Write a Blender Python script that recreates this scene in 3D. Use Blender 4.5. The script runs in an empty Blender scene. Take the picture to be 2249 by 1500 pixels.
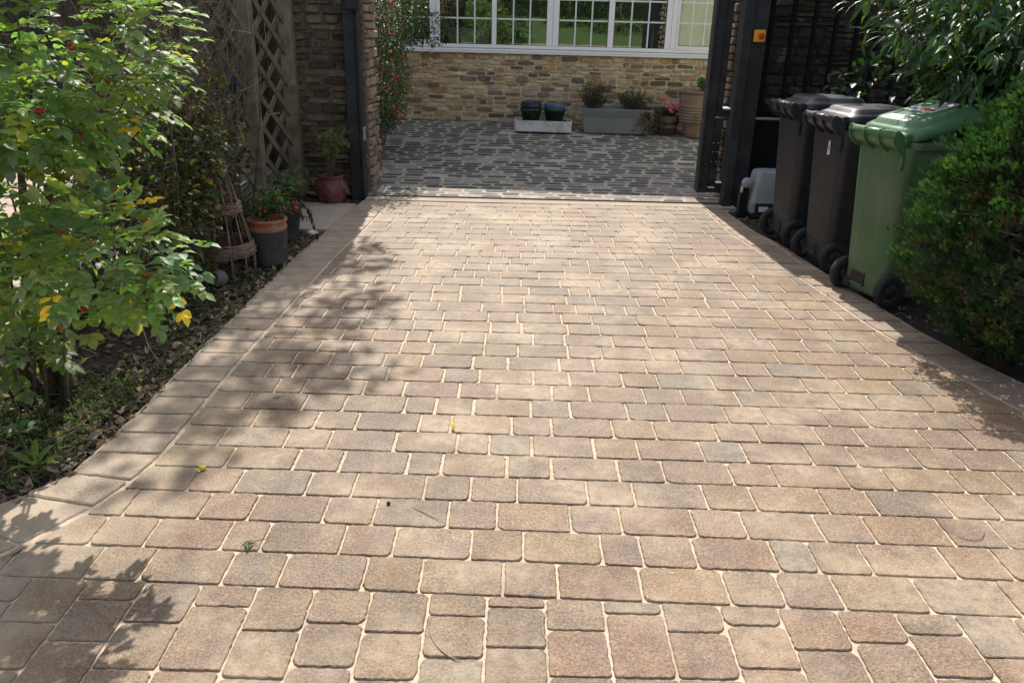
import bpy, math, random
from math import sin, cos, pi, radians, sqrt, atan2, exp
from mathutils import Vector, Matrix, noise
random.seed(7)
RND = random.Random(11)
SC = bpy.context.scene

# ---------------- camera ----------------
cam_d = bpy.data.cameras.new("camera"); cam = bpy.data.objects.new("camera", cam_d)
SC.collection.objects.link(cam); SC.camera = cam
cam_d.sensor_width = 36.0; cam_d.lens = 36.0*1743/2249; cam_d.clip_start = .05; cam_d.clip_end = 400
cam.matrix_world = Matrix.Translation((0, 0, 1.53)) @ Matrix.Rotation(radians(90-22), 4, 'X') @ Matrix.Rotation(radians(1.4), 4, 'Z')
SC.render.resolution_x = 1024; SC.render.resolution_y = 682

# ---------------- light ----------------
SUN_EL = radians(46); SUN_AZ = radians(-4.0)      # azimuth from +Y, negative = left
W = bpy.data.worlds.new("World"); SC.world = W; W.use_nodes = True
nt = W.node_tree; nt.nodes.clear()
sky = nt.nodes.new('ShaderNodeTexSky'); sky.sky_type = 'NISHITA'; sky.sun_disc = False
sky.sun_elevation = SUN_EL; sky.sun_rotation = SUN_AZ; sky.air_density = 1.0; sky.dust_density = 2.0
bg = nt.nodes.new('ShaderNodeBackground'); bg.inputs['Strength'].default_value = 0.15
wo = nt.nodes.new('ShaderNodeOutputWorld')
tcw = nt.nodes.new('ShaderNodeTexCoord'); nzw = nt.nodes.new('ShaderNodeTexNoise'); nzw.inputs['Scale'].default_value = 2.2; nzw.inputs['Detail'].default_value = 5
crw = nt.nodes.new('ShaderNodeValToRGB'); crw.color_ramp.elements[0].position = .42; crw.color_ramp.elements[0].color = (.06, .06, .06, 1); crw.color_ramp.elements[1].position = .62; crw.color_ramp.elements[1].color = (.5, .5, .5, 1)
mxw = nt.nodes.new('ShaderNodeMix'); mxw.data_type = 'RGBA'; mxw.inputs[7].default_value = (6.6, 6.5, 6.3, 1)
nt.links.new(tcw.outputs['Generated'], nzw.inputs['Vector']); nt.links.new(nzw.outputs['Fac'], crw.inputs[0]); nt.links.new(crw.outputs[0], mxw.inputs[0]); nt.links.new(sky.outputs[0], mxw.inputs[6]); nt.links.new(mxw.outputs[2], bg.inputs[0]); nt.links.new(bg.outputs[0], wo.inputs[0])
sl = bpy.data.lights.new("sun", 'SUN'); sl.energy = 4.3; sl.angle = radians(0.53); sl.color = (1.0, .95, .86)
sun = bpy.data.objects.new("sun", sl); SC.collection.objects.link(sun)
sd = Vector((sin(SUN_AZ)*cos(SUN_EL), cos(SUN_AZ)*cos(SUN_EL), sin(SUN_EL)))
sun.rotation_euler = sd.to_track_quat('Z', 'Y').to_euler(); sun.location = sd*30
SC.view_settings.view_transform = 'Standard'; SC.view_settings.look = 'None'
SC.view_settings.exposure = 0.35; SC.view_settings.gamma = 1.0
SC.cycles.max_bounces = 8; SC.cycles.transparent_max_bounces = 12
SC.cycles.sample_clamp_indirect = 6.0

# ---------------- materials ----------------
def nn(nt, t, **kw):
    n = nt.nodes.new(t)
    for k, v in kw.items():
        if k in n.inputs: n.inputs[k].default_value = v
        else: setattr(n, k, v)
    return n
def lk(nt, a, b): nt.links.new(a, b)
def c4(c): return (c[0], c[1], c[2], 1)

def noise_tex(nt, co, scale, detail=4, rough=.55):
    n = nn(nt, 'ShaderNodeTexNoise'); n.inputs['Scale'].default_value = scale
    n.inputs['Detail'].default_value = detail; n.inputs['Roughness'].default_value = rough
    lk(nt, co, n.inputs['Vector']); return n.outputs['Fac']
def ramp(nt, fac, stops):
    r = nn(nt, 'ShaderNodeValToRGB'); lk(nt, fac, r.inputs[0])
    els = r.color_ramp.elements
    while len(els) < len(stops): els.new(.5)
    for e, (p, c) in zip(els, stops): e.position = p; e.color = c4(c) if not isinstance(c, (int, float)) else (c, c, c, 1)
    return r.outputs[0]
def mixc(nt, fac, a, b, mode='MIX'):
    m = nn(nt, 'ShaderNodeMix'); m.data_type = 'RGBA'; m.blend_type = mode
    for s, v in ((m.inputs[0], fac), (m.inputs[6], a), (m.inputs[7], b)):
        if hasattr(v, 'links') or hasattr(v, 'is_linked'): lk(nt, v, s)
        elif isinstance(v, (int, float)): s.default_value = v
        else: s.default_value = c4(v)
    return m.outputs[2]
def base_mat(name):
    m = bpy.data.materials.new(name); m.use_nodes = True; nt = m.node_tree
    b = nt.nodes['Principled BSDF']; tc = nn(nt, 'ShaderNodeTexCoord')
    return m, nt, b, tc.outputs['Object']
def bump(nt, b, h, strength=.4, dist=.01):
    n = nn(nt, 'ShaderNodeBump'); n.inputs['Strength'].default_value = strength; n.inputs['Distance'].default_value = dist
    lk(nt, h, n.inputs['Height']); lk(nt, n.outputs[0], b.inputs['Normal'])
def geo_pos(nt):
    return nn(nt, 'ShaderNodeNewGeometry').outputs['Position']
def simple(name, col, rough=.6, var=.25, scale=12, bs=.2, bd=.004, metal=0, attr=False, spec=.5, dirt=None, dscale=3):
    m, nt, b, co = base_mat(name)
    f = noise_tex(nt, co, scale, 6)
    dark = [x*(1-var) for x in col]; lite = [min(1, x*(1+var)) for x in col]
    c = ramp(nt, f, [(.3, dark), (.7, lite)])
    if attr:
        a = nn(nt, 'ShaderNodeAttribute', attribute_name='col')
        g = ramp(nt, f, [(.25, 1-var), (.75, 1+var)])
        c = mixc(nt, 1.0, a.outputs['Color'], g, 'MULTIPLY')
    if dirt:
        f2 = noise_tex(nt, co, dscale, 5, .65)
        c = mixc(nt, ramp(nt, f2, [(.48, 0.0), (.7, 1.0)]), c, dirt)
    lk(nt, c, b.inputs['Base Color']); b.inputs['Roughness'].default_value = rough
    b.inputs['Metallic'].default_value = metal; b.inputs['Specular IOR Level'].default_value = spec
    if bs: bump(nt, b, noise_tex(nt, co, scale*3, 5), bs, bd)
    return m
def leaf_mat(name, trans=.35, rough=.45, tint=(1.5, 1.9, .5), spec=.4):
    m, nt, b, co = base_mat(name)
    a = nn(nt, 'ShaderNodeAttribute', attribute_name='col')
    f = noise_tex(nt, co, 60, 3)
    c = mixc(nt, 1.0, a.outputs['Color'], ramp(nt, f, [(.3, .8), (.7, 1.2)]), 'MULTIPLY')
    lk(nt, c, b.inputs['Base Color']); b.inputs['Roughness'].default_value = rough
    b.inputs['Specular IOR Level'].default_value = spec
    t = nn(nt, 'ShaderNodeBsdfTranslucent'); lk(nt, mixc(nt, 1.0, c, tint, 'MULTIPLY'), t.inputs[0])
    mx = nn(nt, 'ShaderNodeMixShader'); mx.inputs[0].default_value = trans
    lk(nt, b.outputs[0], mx.inputs[1]); lk(nt, t.outputs[0], mx.inputs[2])
    lk(nt, mx.outputs[0], nt.nodes['Material Output'].inputs[0])
    return m

def paver_mat():
    m, nt, b, co = base_mat('concrete_block'); p = geo_pos(nt)
    a = nn(nt, 'ShaderNodeAttribute', attribute_name='col')
    base = a.outputs['Color']
    # purple-grey and ochre mottling inside each block
    base = mixc(nt, ramp(nt, noise_tex(nt, p, 9, 3), [(.5, 0.0), (.72, .5)]), base, (.235, .18, .145))
    base = mixc(nt, ramp(nt, noise_tex(nt, p, 6.3, 3), [(.5, 0.0), (.7, .45)]), base, (.36, .25, .145))
    # aggregate grains
    g = noise_tex(nt, p, 150, 4, .75)
    base = mixc(nt, 1.0, base, ramp(nt, g, [(.30, .42), (.5, 1.0), (.70, 1.6)]), 'MULTIPLY')
    g2 = noise_tex(nt, p, 95, 2, .6)
    blot = noise_tex(nt, p, 17, 5, .7)
    base = mixc(nt, 1.0, base, ramp(nt, blot, [(.3, .74), (.5, 1.0), (.72, 1.18)]), 'MULTIPLY')
    base = mixc(nt, 1.0, base, ramp(nt, g2, [(.3, .7), (.7, 1.28)]), 'MULTIPLY')
    v = nn(nt, 'ShaderNodeTexVoronoi'); v.inputs['Scale'].default_value = 105; lk(nt, p, v.inputs['Vector'])
    sp = ramp(nt, v.outputs['Distance'], [(.10, 1.0), (.2, 0.0)])
    vs = nn(nt, 'ShaderNodeSeparateColor'); lk(nt, v.outputs['Color'], vs.inputs[0])
    sel = ramp(nt, vs.outputs[0], [(.86, 0.0), (.88, .75)])
    base = mixc(nt, mixc(nt, 1.0, sp, sel, 'MULTIPLY'), base, (.75, .62, .48))
    seld = ramp(nt, vs.outputs[1], [(.84, 0.0), (.86, .7)])
    base = mixc(nt, mixc(nt, 1.0, sp, seld, 'MULTIPLY'), base, (.06, .045, .04))
    # brushed kiln-dried sand left in patches
    d = noise_tex(nt, p, 2.4, 4, .6)
    dd = mixc(nt, 1.0, ramp(nt, d, [(.47, 0.0), (.63, .7)]), ramp(nt, noise_tex(nt, p, 26, 4), [(.35, .3), (.65, 1.0)]), 'MULTIPLY')
    # more sand towards the left edging and far end where it was swept
    sx = nn(nt, 'ShaderNodeSeparateXYZ'); lk(nt, p, sx.inputs[0])
    mr = nn(nt, 'ShaderNodeMapRange'); lk(nt, sx.outputs[0], mr.inputs[0])
    mr.inputs[1].default_value = -1.05; mr.inputs[2].default_value = -1.5; mr.inputs[3].default_value = 0; mr.inputs[4].default_value = .95
    e = mixc(nt, 1.0, mr.outputs[0], ramp(nt, noise_tex(nt, p, 7, 4), [(.35, .25), (.6, 1.0)]), 'MULTIPLY')
    base = mixc(nt, dd, base, (.50, .385, .265)); base = mixc(nt, e, base, (.50, .39, .28))
    lk(nt, base, b.inputs['Base Color']); b.inputs['Roughness'].default_value = .58
    b.inputs['Specular IOR Level'].default_value = .48
    bump(nt, b, mixc(nt, .5, g, noise_tex(nt, p, 90, 5)), .9, .006)
    return m
def sand_mat():
    m, nt, b, co = base_mat('joint_sand'); p = geo_pos(nt)
    c = ramp(nt, noise_tex(nt, p, 60, 5), [(.3, (.52, .40, .285)), (.7, (.70, .56, .41))])
    c = mixc(nt, ramp(nt, noise_tex(nt, p, 5, 6, .7), [(.50, 0.0), (.68, .65)]), c, (.24, .18, .12))
    lk(nt, c, b.inputs['Base Color']); b.inputs['Roughness'].default_value = .95
    bump(nt, b, noise_tex(nt, p, 200, 4), .5, .003); return m
def soil_mat():
    m, nt, b, co = base_mat('bare_soil'); p = geo_pos(nt)
    c = ramp(nt, noise_tex(nt, p, 14, 8, .7), [(.3, (.02, .014, .009)), (.55, (.055, .038, .025)), (.75, (.13, .09, .055))])
    lk(nt, c, b.inputs['Base Color']); b.inputs['Roughness'].default_value = .95
    bump(nt, b, noise_tex(nt, p, 45, 8, .7), .9, .03); return m
def stone_mat(name, attr_gain=1.0):
    m, nt, b, co = base_mat(name); p = co
    a = nn(nt, 'ShaderNodeAttribute', attribute_name='col')
    f = noise_tex(nt, p, 22, 6, .65)
    c = mixc(nt, 1.0, a.outputs['Color'], ramp(nt, f, [(.28, .62), (.5, 1.0), (.74, 1.35)]), 'MULTIPLY')
    c = mixc(nt, ramp(nt, noise_tex(nt, p, 9, 5), [(.55, 0.0), (.75, .5)]), c, (.36, .33, .27))
    lk(nt, c, b.inputs['Base Color']); b.inputs['Roughness'].default_value = .85
    bump(nt, b, noise_tex(nt, p, 55, 7, .65), .8, .012); return m

M = {}
M['paver'] = paver_mat(); M['sand'] = sand_mat(); M['soil'] = soil_mat()
M['stone'] = stone_mat('rubble_stone'); M['sett'] = stone_mat('sett_stone')
M['mortar'] = simple('wall_mortar', (.66, .55, .37), .95, .2, 30, .6, .008)
M['mortar_dark'] = simple('old_wall_mortar', (.16, .125, .09), .95, .3, 30, .6, .008)
M['mortar_shaded'] = simple('shaded_mortar', (.045, .038, .03), .95, .3, 30, .6, .008)  # darker mortar copy, the right wall's shade put into its colour
M['sett_joint'] = simple('sett_joint', (.47, .41, .32), .95, .3, 18, .6, .006, dirt=(.36, .30, .24), dscale=2.2)
M['pvc'] = simple('white_upvc', (.9, .9, .91), .3, .04, 4, 0)
M['seam'] = simple('frame_seam', (.25, .26, .28), .6, .1, 4, 0)
M['gasket'] = simple('gasket_and_recess_black', (.02, .02, .02), .6, .1, 8, 0)
M['bars'] = simple('glazing_bar_white', (.72, .78, .74), .4, .04, 4, 0)
M['blackwood'] = simple('black_painted_timber', (.012, .014, .017), .62, .35, 7, .25, .003, dirt=(.03, .035, .038), dscale=5)
M['matblack'] = simple('matt_black_steel', (.008, .009, .010), .85, .3, 9, .2, .003, spec=.15)
M['blackmetal'] = simple('black_painted_steel', (.010, .012, .014), .35, .3, 12, .1, .002)
M['oldwood'] = simple('weathered_timber', (.22, .19, .13), .85, .35, 9, .5, .004, dirt=(.10, .095, .05), dscale=4)
M['trellis'] = simple('greenish_trellis_timber', (.16, .145, .095), .85, .35, 11, .5, .004)
M['boards'] = simple('brown_fence_board', (.075, .055, .04), .9, .35, 8, .5, .004)
M['twig'] = simple('bare_twig', (.13, .10, .075), .9, .3, 20, 0)
M['palestem'] = simple('pale_dry_stem', (.38, .31, .2), .9, .3, 20, 0)
M['bark'] = simple('rough_bark', (.11, .085, .06), .9, .4, 25, .8, .01)
M['wicker'] = simple('willow_wicker', (.24, .165, .12), .8, .4, 40, .3, .003)
M['leaf'] = leaf_mat('leaf', .42, .5, (2.3, 2.55, .8), .45)
M['leafgloss'] = leaf_mat('glossy_leaf', .28, .42, (1.4, 1.9, .4), .4)
M['conifer'] = leaf_mat('conifer_foliage', .25, .6, (1.3, 1.7, .5), .2)
M['dead'] = simple('dead_leaf', (.2, .12, .06), .9, .3, 20, 0, attr=True)
M['hip'] = simple('red_hip', (.42, .012, .02), .28, .25, 30, 0)
M['berry'] = simple('orange_berry', (.55, .05, .015), .35, .3, 30, 0)
M['petal'] = simple('pink_petal', (.75, .13, .22), .6, .2, 30, 0)
M['petalc'] = simple('petal_centre', (.25, .02, .04), .6, .2, 30, 0)
def plastic(name, col, rough=.42, dust=(.2, .17, .14), damt=.35, spec=.45):
    m, nt, b, co = base_mat(name)
    f = noise_tex(nt, co, 3.5, 5, .6)
    c = mixc(nt, ramp(nt, f, [(.4, 0.0), (.75, damt)]), col, dust)
    # run marks
    mp = nn(nt, 'ShaderNodeMapping'); lk(nt, co, mp.inputs[0]); mp.inputs['Scale'].default_value = (26, 26, 1.4)
    c = mixc(nt, ramp(nt, noise_tex(nt, mp.outputs[0], 1.0, 4), [(.5, 0.0), (.75, damt*.6)]), c, dust)
    lk(nt, c, b.inputs['Base Color'])
    r = ramp(nt, noise_tex(nt, co, 7, 5), [(.3, rough), (.7, rough+.22)]); lk(nt, r, b.inputs['Roughness'])
    b.inputs['Specular IOR Level'].default_value = spec
    bump(nt, b, noise_tex(nt, co, 160, 3), .12, .001)
    return m
M['bingreen'] = plastic('green_bin_plastic', (.06, .135, .06), .38, (.17, .19, .13), .75)
M['bingreenlid'] = plastic('green_lid_plastic', (.05, .16, .06), .28, (.14, .19, .12), .4)
M['binblack'] = plastic('charcoal_bin_plastic', (.019, .021, .025), .42, (.038, .038, .041), .7)
M['binblacklid'] = plastic('charcoal_lid_plastic', (.017, .019, .026), .3, (.06, .065, .075), .6)
M['rubber'] = simple('black_rubber', (.018, .018, .02), .75, .3, 20, .2, .002)
M['galv'] = simple('galvanised_steel', (.5, .5, .5), .4, .1, 20, 0, metal=.8)
M['motor'] = simple('grey_motor_cover', (.33, .36, .39), .4, .12, 6, .05, .001, dirt=(.25, .25, .24), dscale=5)
M['motordark'] = simple('dark_motor_base', (.02, .022, .025), .5, .2, 10, 0)
M['white'] = simple('white_plastic_and_highlight', (.72, .72, .7), .5, .08, 10, 0)
M['cream'] = simple('cream_pipe', (.62, .58, .48), .6, .1, 10, 0)
M['yellow'] = simple('yellow_plastic', (.75, .38, .02), .45, .08, 10, 0)
M['redbtn'] = simple('red_button', (.5, .02, .015), .4, .1, 10, 0)
M['rail'] = simple('rusty_steel_rail', (.14, .06, .05), .6, .35, 25, .2, .002)
M['terracotta'] = simple('terracotta', (.34, .13, .07), .8, .22, 14, .3, .003, dirt=(.36, .26, .18), dscale=9)
M['potgrey'] = simple('dark_grey_pot', (.05, .05, .052), .8, .3, 10, .3, .003, dirt=(.10, .095, .085), dscale=7)
M['potred'] = simple('red_glazed_pot', (.12, .03, .026), .4, .3, 9, .2, .004, dirt=(.22, .10, .08), dscale=8)
M['potgreen'] = simple('dark_green_pot', (.02, .05, .04), .5, .25, 10, .1, .002)
M['potblue'] = simple('blue_glazed_pot', (.10, .16, .26), .22, .3, 8, .1, .002)
M['potnavy'] = simple('navy_pot', (.04, .045, .07), .35, .25, 8, .1, .002)
M['sink'] = simple('white_glazed_ceramic', (.74, .75, .76), .25, .06, 8, 0, dirt=(.45, .42, .36), dscale=6)
M['zinc'] = simple('grey_green_zinc', (.2, .215, .205), .6, .14, 7, .1, .002, dirt=(.23, .25, .225), dscale=5)
M['zincdark'] = simple('zinc_emboss', (.07, .085, .08), .7, .1, 7, 0)
M['barrel'] = simple('barrel_oak', (.16, .11, .075), .85, .35, 12, .5, .004)
M['hoop'] = simple('dark_iron_hoop', (.03, .028, .028), .6, .3, 20, .1, .002)
M['urn'] = simple('fawn_terracotta', (.25, .17, .115), .8, .2, 10, .3, .003, dirt=(.30, .24, .18), dscale=6)
M['slab'] = simple('concrete_slab', (.44, .36, .28), .9, .12, 8, .3, .003, dirt=(.36, .28, .21), dscale=4)
M['greystone'] = simple('grey_pebble', (.17, .16, .155), .8, .2, 15, .4, .004)
M['iron'] = simple('cast_iron', (.05, .042, .035), .7, .3, 30, .2, .002)
M['room'] = simple('room_wall', (.10, .095, .08), .9, .1, 3, 0)
M['roomfloor'] = simple('room_floor', (.12, .08, .05), .6, .2, 3, 0)
M['curtain'] = simple('pale_curtain', (.72, .74, .55), .9, .08, 3, 0)
M['wickerw'] = simple('pale_basket', (.8, .82, .76), .8, .1, 60, .2, .003)
M['render'] = simple('cream_render', (.62, .60, .42), .9, .1, 6, .2, .004)
M['tile'] = simple('roof_tile', (.10, .06, .05), .85, .3, 14, .4, .01)
M['blue'] = simple('blue_tarpaulin', (.01, .09, .32), .5, .2, 10, .2, .004)
M['path'] = simple('pink_path_paving', (.50, .38, .31), .9, .15, 5, .3, .004)
M['grass'] = simple('lawn_green', (.10, .16, .045), .9, .35, 30, .6, .01)
M['sticker'] = simple('paper_sticker', (.5, .5, .48), .5, .08, 10, 0)
M['greenpatch'] = simple('printed_green', (.03, .2, .04), .5, .1, 10, 0)
M['gold'] = simple('yellow_disc', (.62, .5, .04), .5, .2, 30, 0)
def glass_mat():
    m = bpy.data.materials.new('window_glass'); m.use_nodes = True; nt = m.node_tree; nt.nodes.clear()
    o = nn(nt, 'ShaderNodeOutputMaterial'); g = nn(nt, 'ShaderNodeBsdfGlossy'); g.inputs['Roughness'].default_value = .015
    g.inputs['Color'].default_value = (.95, 1, .97, 1)
    t = nn(nt, 'ShaderNodeBsdfTransparent'); t.inputs[0].default_value = (.75, .8, .77, 1)
    fr = nn(nt, 'ShaderNodeFresnel'); fr.inputs[0].default_value = 1.6
    mm = nn(nt, 'ShaderNodeMath', operation='MULTIPLY_ADD'); mm.inputs[1].default_value = 2.4; mm.inputs[2].default_value = .05
    lk(nt, fr.outputs[0], mm.inputs[0]); mm.use_clamp = True
    tc = nn(nt, 'ShaderNodeTexCoord')
    bp = nn(nt, 'ShaderNodeBump'); bp.inputs['Strength'].default_value = .03; bp.inputs['Distance'].default_value = .02
    lk(nt, noise_tex(nt, tc.outputs['Object'], 1.7, 2), bp.inputs['Height']); lk(nt, bp.outputs[0], g.inputs['Normal'])
    mx = nn(nt, 'ShaderNodeMixShader'); lk(nt, mm.outputs[0], mx.inputs[0])
    lk(nt, t.outputs[0], mx.inputs[1]); lk(nt, g.outputs[0], mx.inputs[2]); lk(nt, mx.outputs[0], o.inputs[0]); return m
M['glass'] = glass_mat()

# ---------------- mesh builder ----------------
class MB:
    def __init__(s): s.v = []; s.f = []; s.m = []; s.c = []; s.mats = []; s.col = (1, 1, 1); s.usecol = False; s.sm = []
    def mi(s, name):
        if name not in s.mats: s.mats.append(name)
        return s.mats.index(name)
    def vert(s, p): s.v.append((p[0], p[1], p[2])); s.c.append(s.col); return len(s.v)-1
    def face(s, ids, mat, smooth=False): s.f.append(tuple(ids)); s.m.append(s.mi(mat)); s.sm.append(smooth)
    def box(s, x0, x1, y0, y1, z0, z1, mat, bev=0, T=None):
        pts = []
        if bev <= 0:
            P = [(x, y, z) for z in (z0, z1) for x, y in ((x0, y0), (x1, y0), (x1, y1), (x0, y1))]
            if T: P = [T @ Vector(p) for p in P]
            a = [s.vert(p) for p in P]
            for q in ((3, 2, 1, 0), (4, 5, 6, 7), (0, 1, 5, 4), (1, 2, 6, 5), (2, 3, 7, 6), (3, 0, 4, 7)): s.face([a[i] for i in q], mat)
        else:
            b = bev
            rings = [(z0, b), (z0+b, 0), (z1-b, 0), (z1, b)]; R = []
            for z, i in rings:
                o = [(x0+i, y0+b*(1 if i == 0 else 1)), (x0+b, y0+i), (x1-b, y0+i), (x1-i, y0+b), (x1-i, y1-b), (x1-b, y1-i), (x0+b, y1-i), (x0+i, y1-b)]
                if i > 0: o = [(x0+b, y0+b)]*2+[(x1-b, y0+b)]*2+[(x1-b, y1-b)]*2+[(x0+b, y1-b)]*2; o = [o[0], o[0], o[2], o[2], o[4], o[4], o[6], o[6]]
                R.append([s.vert((T @ Vector((p[0], p[1], z))) if T else (p[0], p[1], z)) for p in o])
            for A, B in zip(R, R[1:]):
                for k in range(8): s.face([A[k], A[(k+1) % 8], B[(k+1) % 8], B[k]], mat)
            s.face([R[0][i] for i in (6, 4, 2, 0)], mat); s.face([R[3][i] for i in (0, 2, 4, 6)], mat)
    def loft(s, rings, mat, cap0=True, cap1=True, smooth=False, closed=True):
        R = [[s.vert(p) for p in r] for r in rings]; n = len(R[0])
        for A, B in zip(R, R[1:]):
            for k in range(n if closed else n-1): s.face([A[k], A[(k+1) % n], B[(k+1) % n], B[k]], mat, smooth)
        if cap0: s.face(R[0][::-1], mat)
        if cap1: s.face(R[-1], mat)
    def lathe(s, prof, mat, n=28, c=(0, 0, 0), smooth=True, cap0=True, cap1=False, wob=0):
        rings = []
        for r, z in prof:
            rings.append([(c[0]+r*cos(2*pi*k/n)*(1+wob*sin(3*k)), c[1]+r*sin(2*pi*k/n), c[2]+z) for k in range(n)])
        s.loft(rings, mat, cap0, cap1, smooth)
    def tube(s, path, rad, mat, n=6, smooth=True):
        P = [Vector(p) for p in path]; rings = []; up = Vector((0.13, .21, 1))
        for i, p in enumerate(P):
            d = (P[min(i+1, len(P)-1)]-P[max(i-1, 0)])
            if d.length < 1e-9: d = Vector((0, 0, 1))
            d.normalize()
            a = d.cross(up)
            if a.length < .05: a = d.cross(Vector((1, 0, 0)))
            a.normalize(); b = d.cross(a)
            r = rad[i] if isinstance(rad, (list, tuple)) else rad
            rings.append([p+a*(r*cos(2*pi*k/n))-b*(-r*sin(2*pi*k/n)) for k in range(n)])
        s.loft(rings, mat, True, True, smooth)
    def leaf(s, p, d, nrm, L, Wd, col, mat, bend=.15, fold=.25, simple=False):
        d = d.normalized(); side = d.cross(nrm)
        if side.length < 1e-4: side = d.cross(Vector((.3, .5, .8)))
        side.normalize(); up = side.cross(d)
        s.col = col; w = Wd*.5
        if simple:
            a = s.vert(p); b = s.vert(p+d*(L*.45)+side*w+up*(fold*w)); c = s.vert(p+d*L-up*(bend*L)); e = s.vert(p+d*(L*.45)-side*w+up*(fold*w))
            s.face((a, b, c, e), mat); s.usecol = True; return
        a = s.vert(p)
        b1 = s.vert(p+d*(L*.32)+side*(w*.85)+up*(fold*w)); b2 = s.vert(p+d*(L*.32)); b3 = s.vert(p+d*(L*.32)-side*(w*.85)+up*(fold*w))
        q = p+d*(L*.68)-up*(bend*L*.35)
        c1 = s.vert(q+side*(w*.8)+up*(fold*w)); c2 = s.vert(q); c3 = s.vert(q-side*(w*.8)+up*(fold*w))
        t = s.vert(p+d*L-up*(bend*L))
        for f in ((a, b1, b2), (a, b2, b3), (b1, c1, c2, b2), (b2, c2, c3, b3), (c1, t, c2), (c2, t, c3)): s.face(f, mat, True)
        s.usecol = True
    def obj(s, name, parent=None, loc=None, rotz=None):
        me = bpy.data.meshes.new(name); me.from_pydata(s.v, [], s.f); me.update()
        for n in s.mats: me.materials.append(M[n])
        if len(s.mats) > 1: me.polygons.foreach_set('material_index', s.m)
        if any(s.sm): me.polygons.foreach_set('use_smooth', s.sm)
        if s.usecol:
            a = me.color_attributes.new('col', 'FLOAT_COLOR', 'POINT'); fl = []
            for c in s.c: fl.extend((c[0], c[1], c[2], 1.0))
            a.data.foreach_set('color', fl)
        o = bpy.data.objects.new(name, me); SC.collection.objects.link(o)
        if parent: o.parent = parent
        if loc: o.location = loc
        if rotz is not None: o.rotation_euler = (0, 0, rotz)
        return o
def tag(o, label, cat, group=None):
    o['label'] = label; o['category'] = cat
    if group: o['group'] = group
    return o
def struct(o, kind='structure'): o['kind'] = kind; return o
def empty(name, loc, label, cat, rotz=0, group=None):
    o = bpy.data.objects.new(name, None); SC.collection.objects.link(o); o.location = loc; o.rotation_euler = (0, 0, rotz)
    o.empty_display_size = .1
    return tag(o, label, cat, group)
def U(a, b): return RND.uniform(a, b)
def rv(): 
    while True:
        v = Vector((U(-1, 1), U(-1, 1), U(-1, 1)))
        if .05 < v.length < 1: return v
def lerp_pts(P, y):     # P list of (x,y) decreasing y
    if y >= P[0][1]: return P[0][0]
    for (xa, ya), (xb, yb) in zip(P, P[1:]):
        if y >= yb:
            t = (y-ya)/(yb-ya); return xa+(xb-xa)*t
    return P[-1][0]

# ================= GROUND =================
def ramp_z(y):
    t = max(0., y-7.42); return .04*t+.0115*t*t
g = MB(); NX, NY = 150, 150
def gz(x, y):
    if 7.3 < y < 11.2 and -2.6 < x < 3.6: return ramp_z(y)-.06
    z = -.035+.03*noise.noise((x*1.7, y*1.7, 0))
    if x < -1.5 or x > 2.3:
        z = -.012+.022*noise.noise((x*3, y*3, 3.1))+.008*noise.noise((x*14, y*14, 7))
        lx = -1.53 - max(0, 2.45-y)*.4
        d = min(1, max(0, (lx-x)/.3)) if x < 0 else min(1, max(0, (x-2.45)/.3))
        z = z*d+(-.03)*(1-d)
    if -1.9 < x < 2.4 and y < 7.5: z = min(z, -.03)
    if y > 9.5 or abs(x) > 6: z = min(z, 0)
    if y < -2: z = (-2-y)*.13
    return z
xs = [-2.9+i*.035 for i in range(170)]; ys = [.6+i*.04 for i in range(172)]
xs = [-60, -20, -8, -5, -4] + xs + [3.4, 4, 5, 8, 20, 60]; ys = [-60, -25, -12, -8, -5, -2] + ys + [7.9, 8.5, 9.5, 10.5, 12, 20, 60]
ids = [[g.vert((x, y, gz(x, y))) for x in xs] for y in ys]
for j in range(len(ys)-1):
    for i in range(len(xs)-1):
        cx = (xs[i]+xs[i+1])/2; cy = (ys[j]+ys[j+1])/2
        g.face((ids[j][i], ids[j][i+1], ids[j+1][i+1], ids[j+1][i]), 'grass' if (cy < -7.5) else ('path' if cy < -.5 else 'soil'), True)
struct(g.obj('ground'))
pm = MB(); pm.box(-6.0, -2.62, -1, 12, -.2, .012, 'path'); struct(pm.obj('path'))

# ================= DRIVEWAY =================
LIN = [(-1.12, 7.12), (-1.17, 6.02), (-1.23, 5.4), (-1.262, 4.42), (-1.282, 3.9), (-1.297, 3.45), (-1.297, 2.56), (-1.321, 2.407), (-1.362, 2.276), (-1.42, 2.124), (-1.50, 2.0), (-1.62, 1.86)]
LOUT = [(-1.36, 7.12), (-1.425, 6.3), (-1.44, 5.966), (-1.49, 5.293), (-1.508, 4.6), (-1.512, 4.05), (-1.522, 3.445), (-1.53, 2.82), (-1.552, 2.455), (-1.60, 2.33), (-1.69, 2.224), (-1.82, 2.13)]
RIN = [(1.70, 7.12), (1.715, 6.25), (1.862, 5.24), (1.945, 4.62), (1.99, 4.15), (2.085, 3.71), (2.195, 3.28), (2.28, 3.0), (2.6, 2.3), (2.9, 1.6), (3.1, .9)]
ROUT = [(1.86, 7.12), (1.925, 6.29), (2.027, 5.85), (2.09, 5.2), (2.157, 4.663), (2.222, 4.14), (2.308, 3.77), (2.397, 3.46), (2.53, 3.1), (2.85, 2.4), (3.15, 1.6), (3.3, .9)]
PAL0 = [(.37, .25, .17), (.35, .24, .165), (.38, .26, .165), (.31, .225, .165), (.33, .22, .16), (.30, .22, .165), (.285, .215, .17), (.36, .255, .155), (.35, .225, .16), (.31, .23, .16)]
PAL = [(q[0]*.62+.056, q[1]*.58+.036, q[2]*.5+.022) for q in PAL0]+[(.235, .178, .125)]+[(.27, .182, .118), (.285, .19, .12), (.255, .172, .112)]*2
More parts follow.
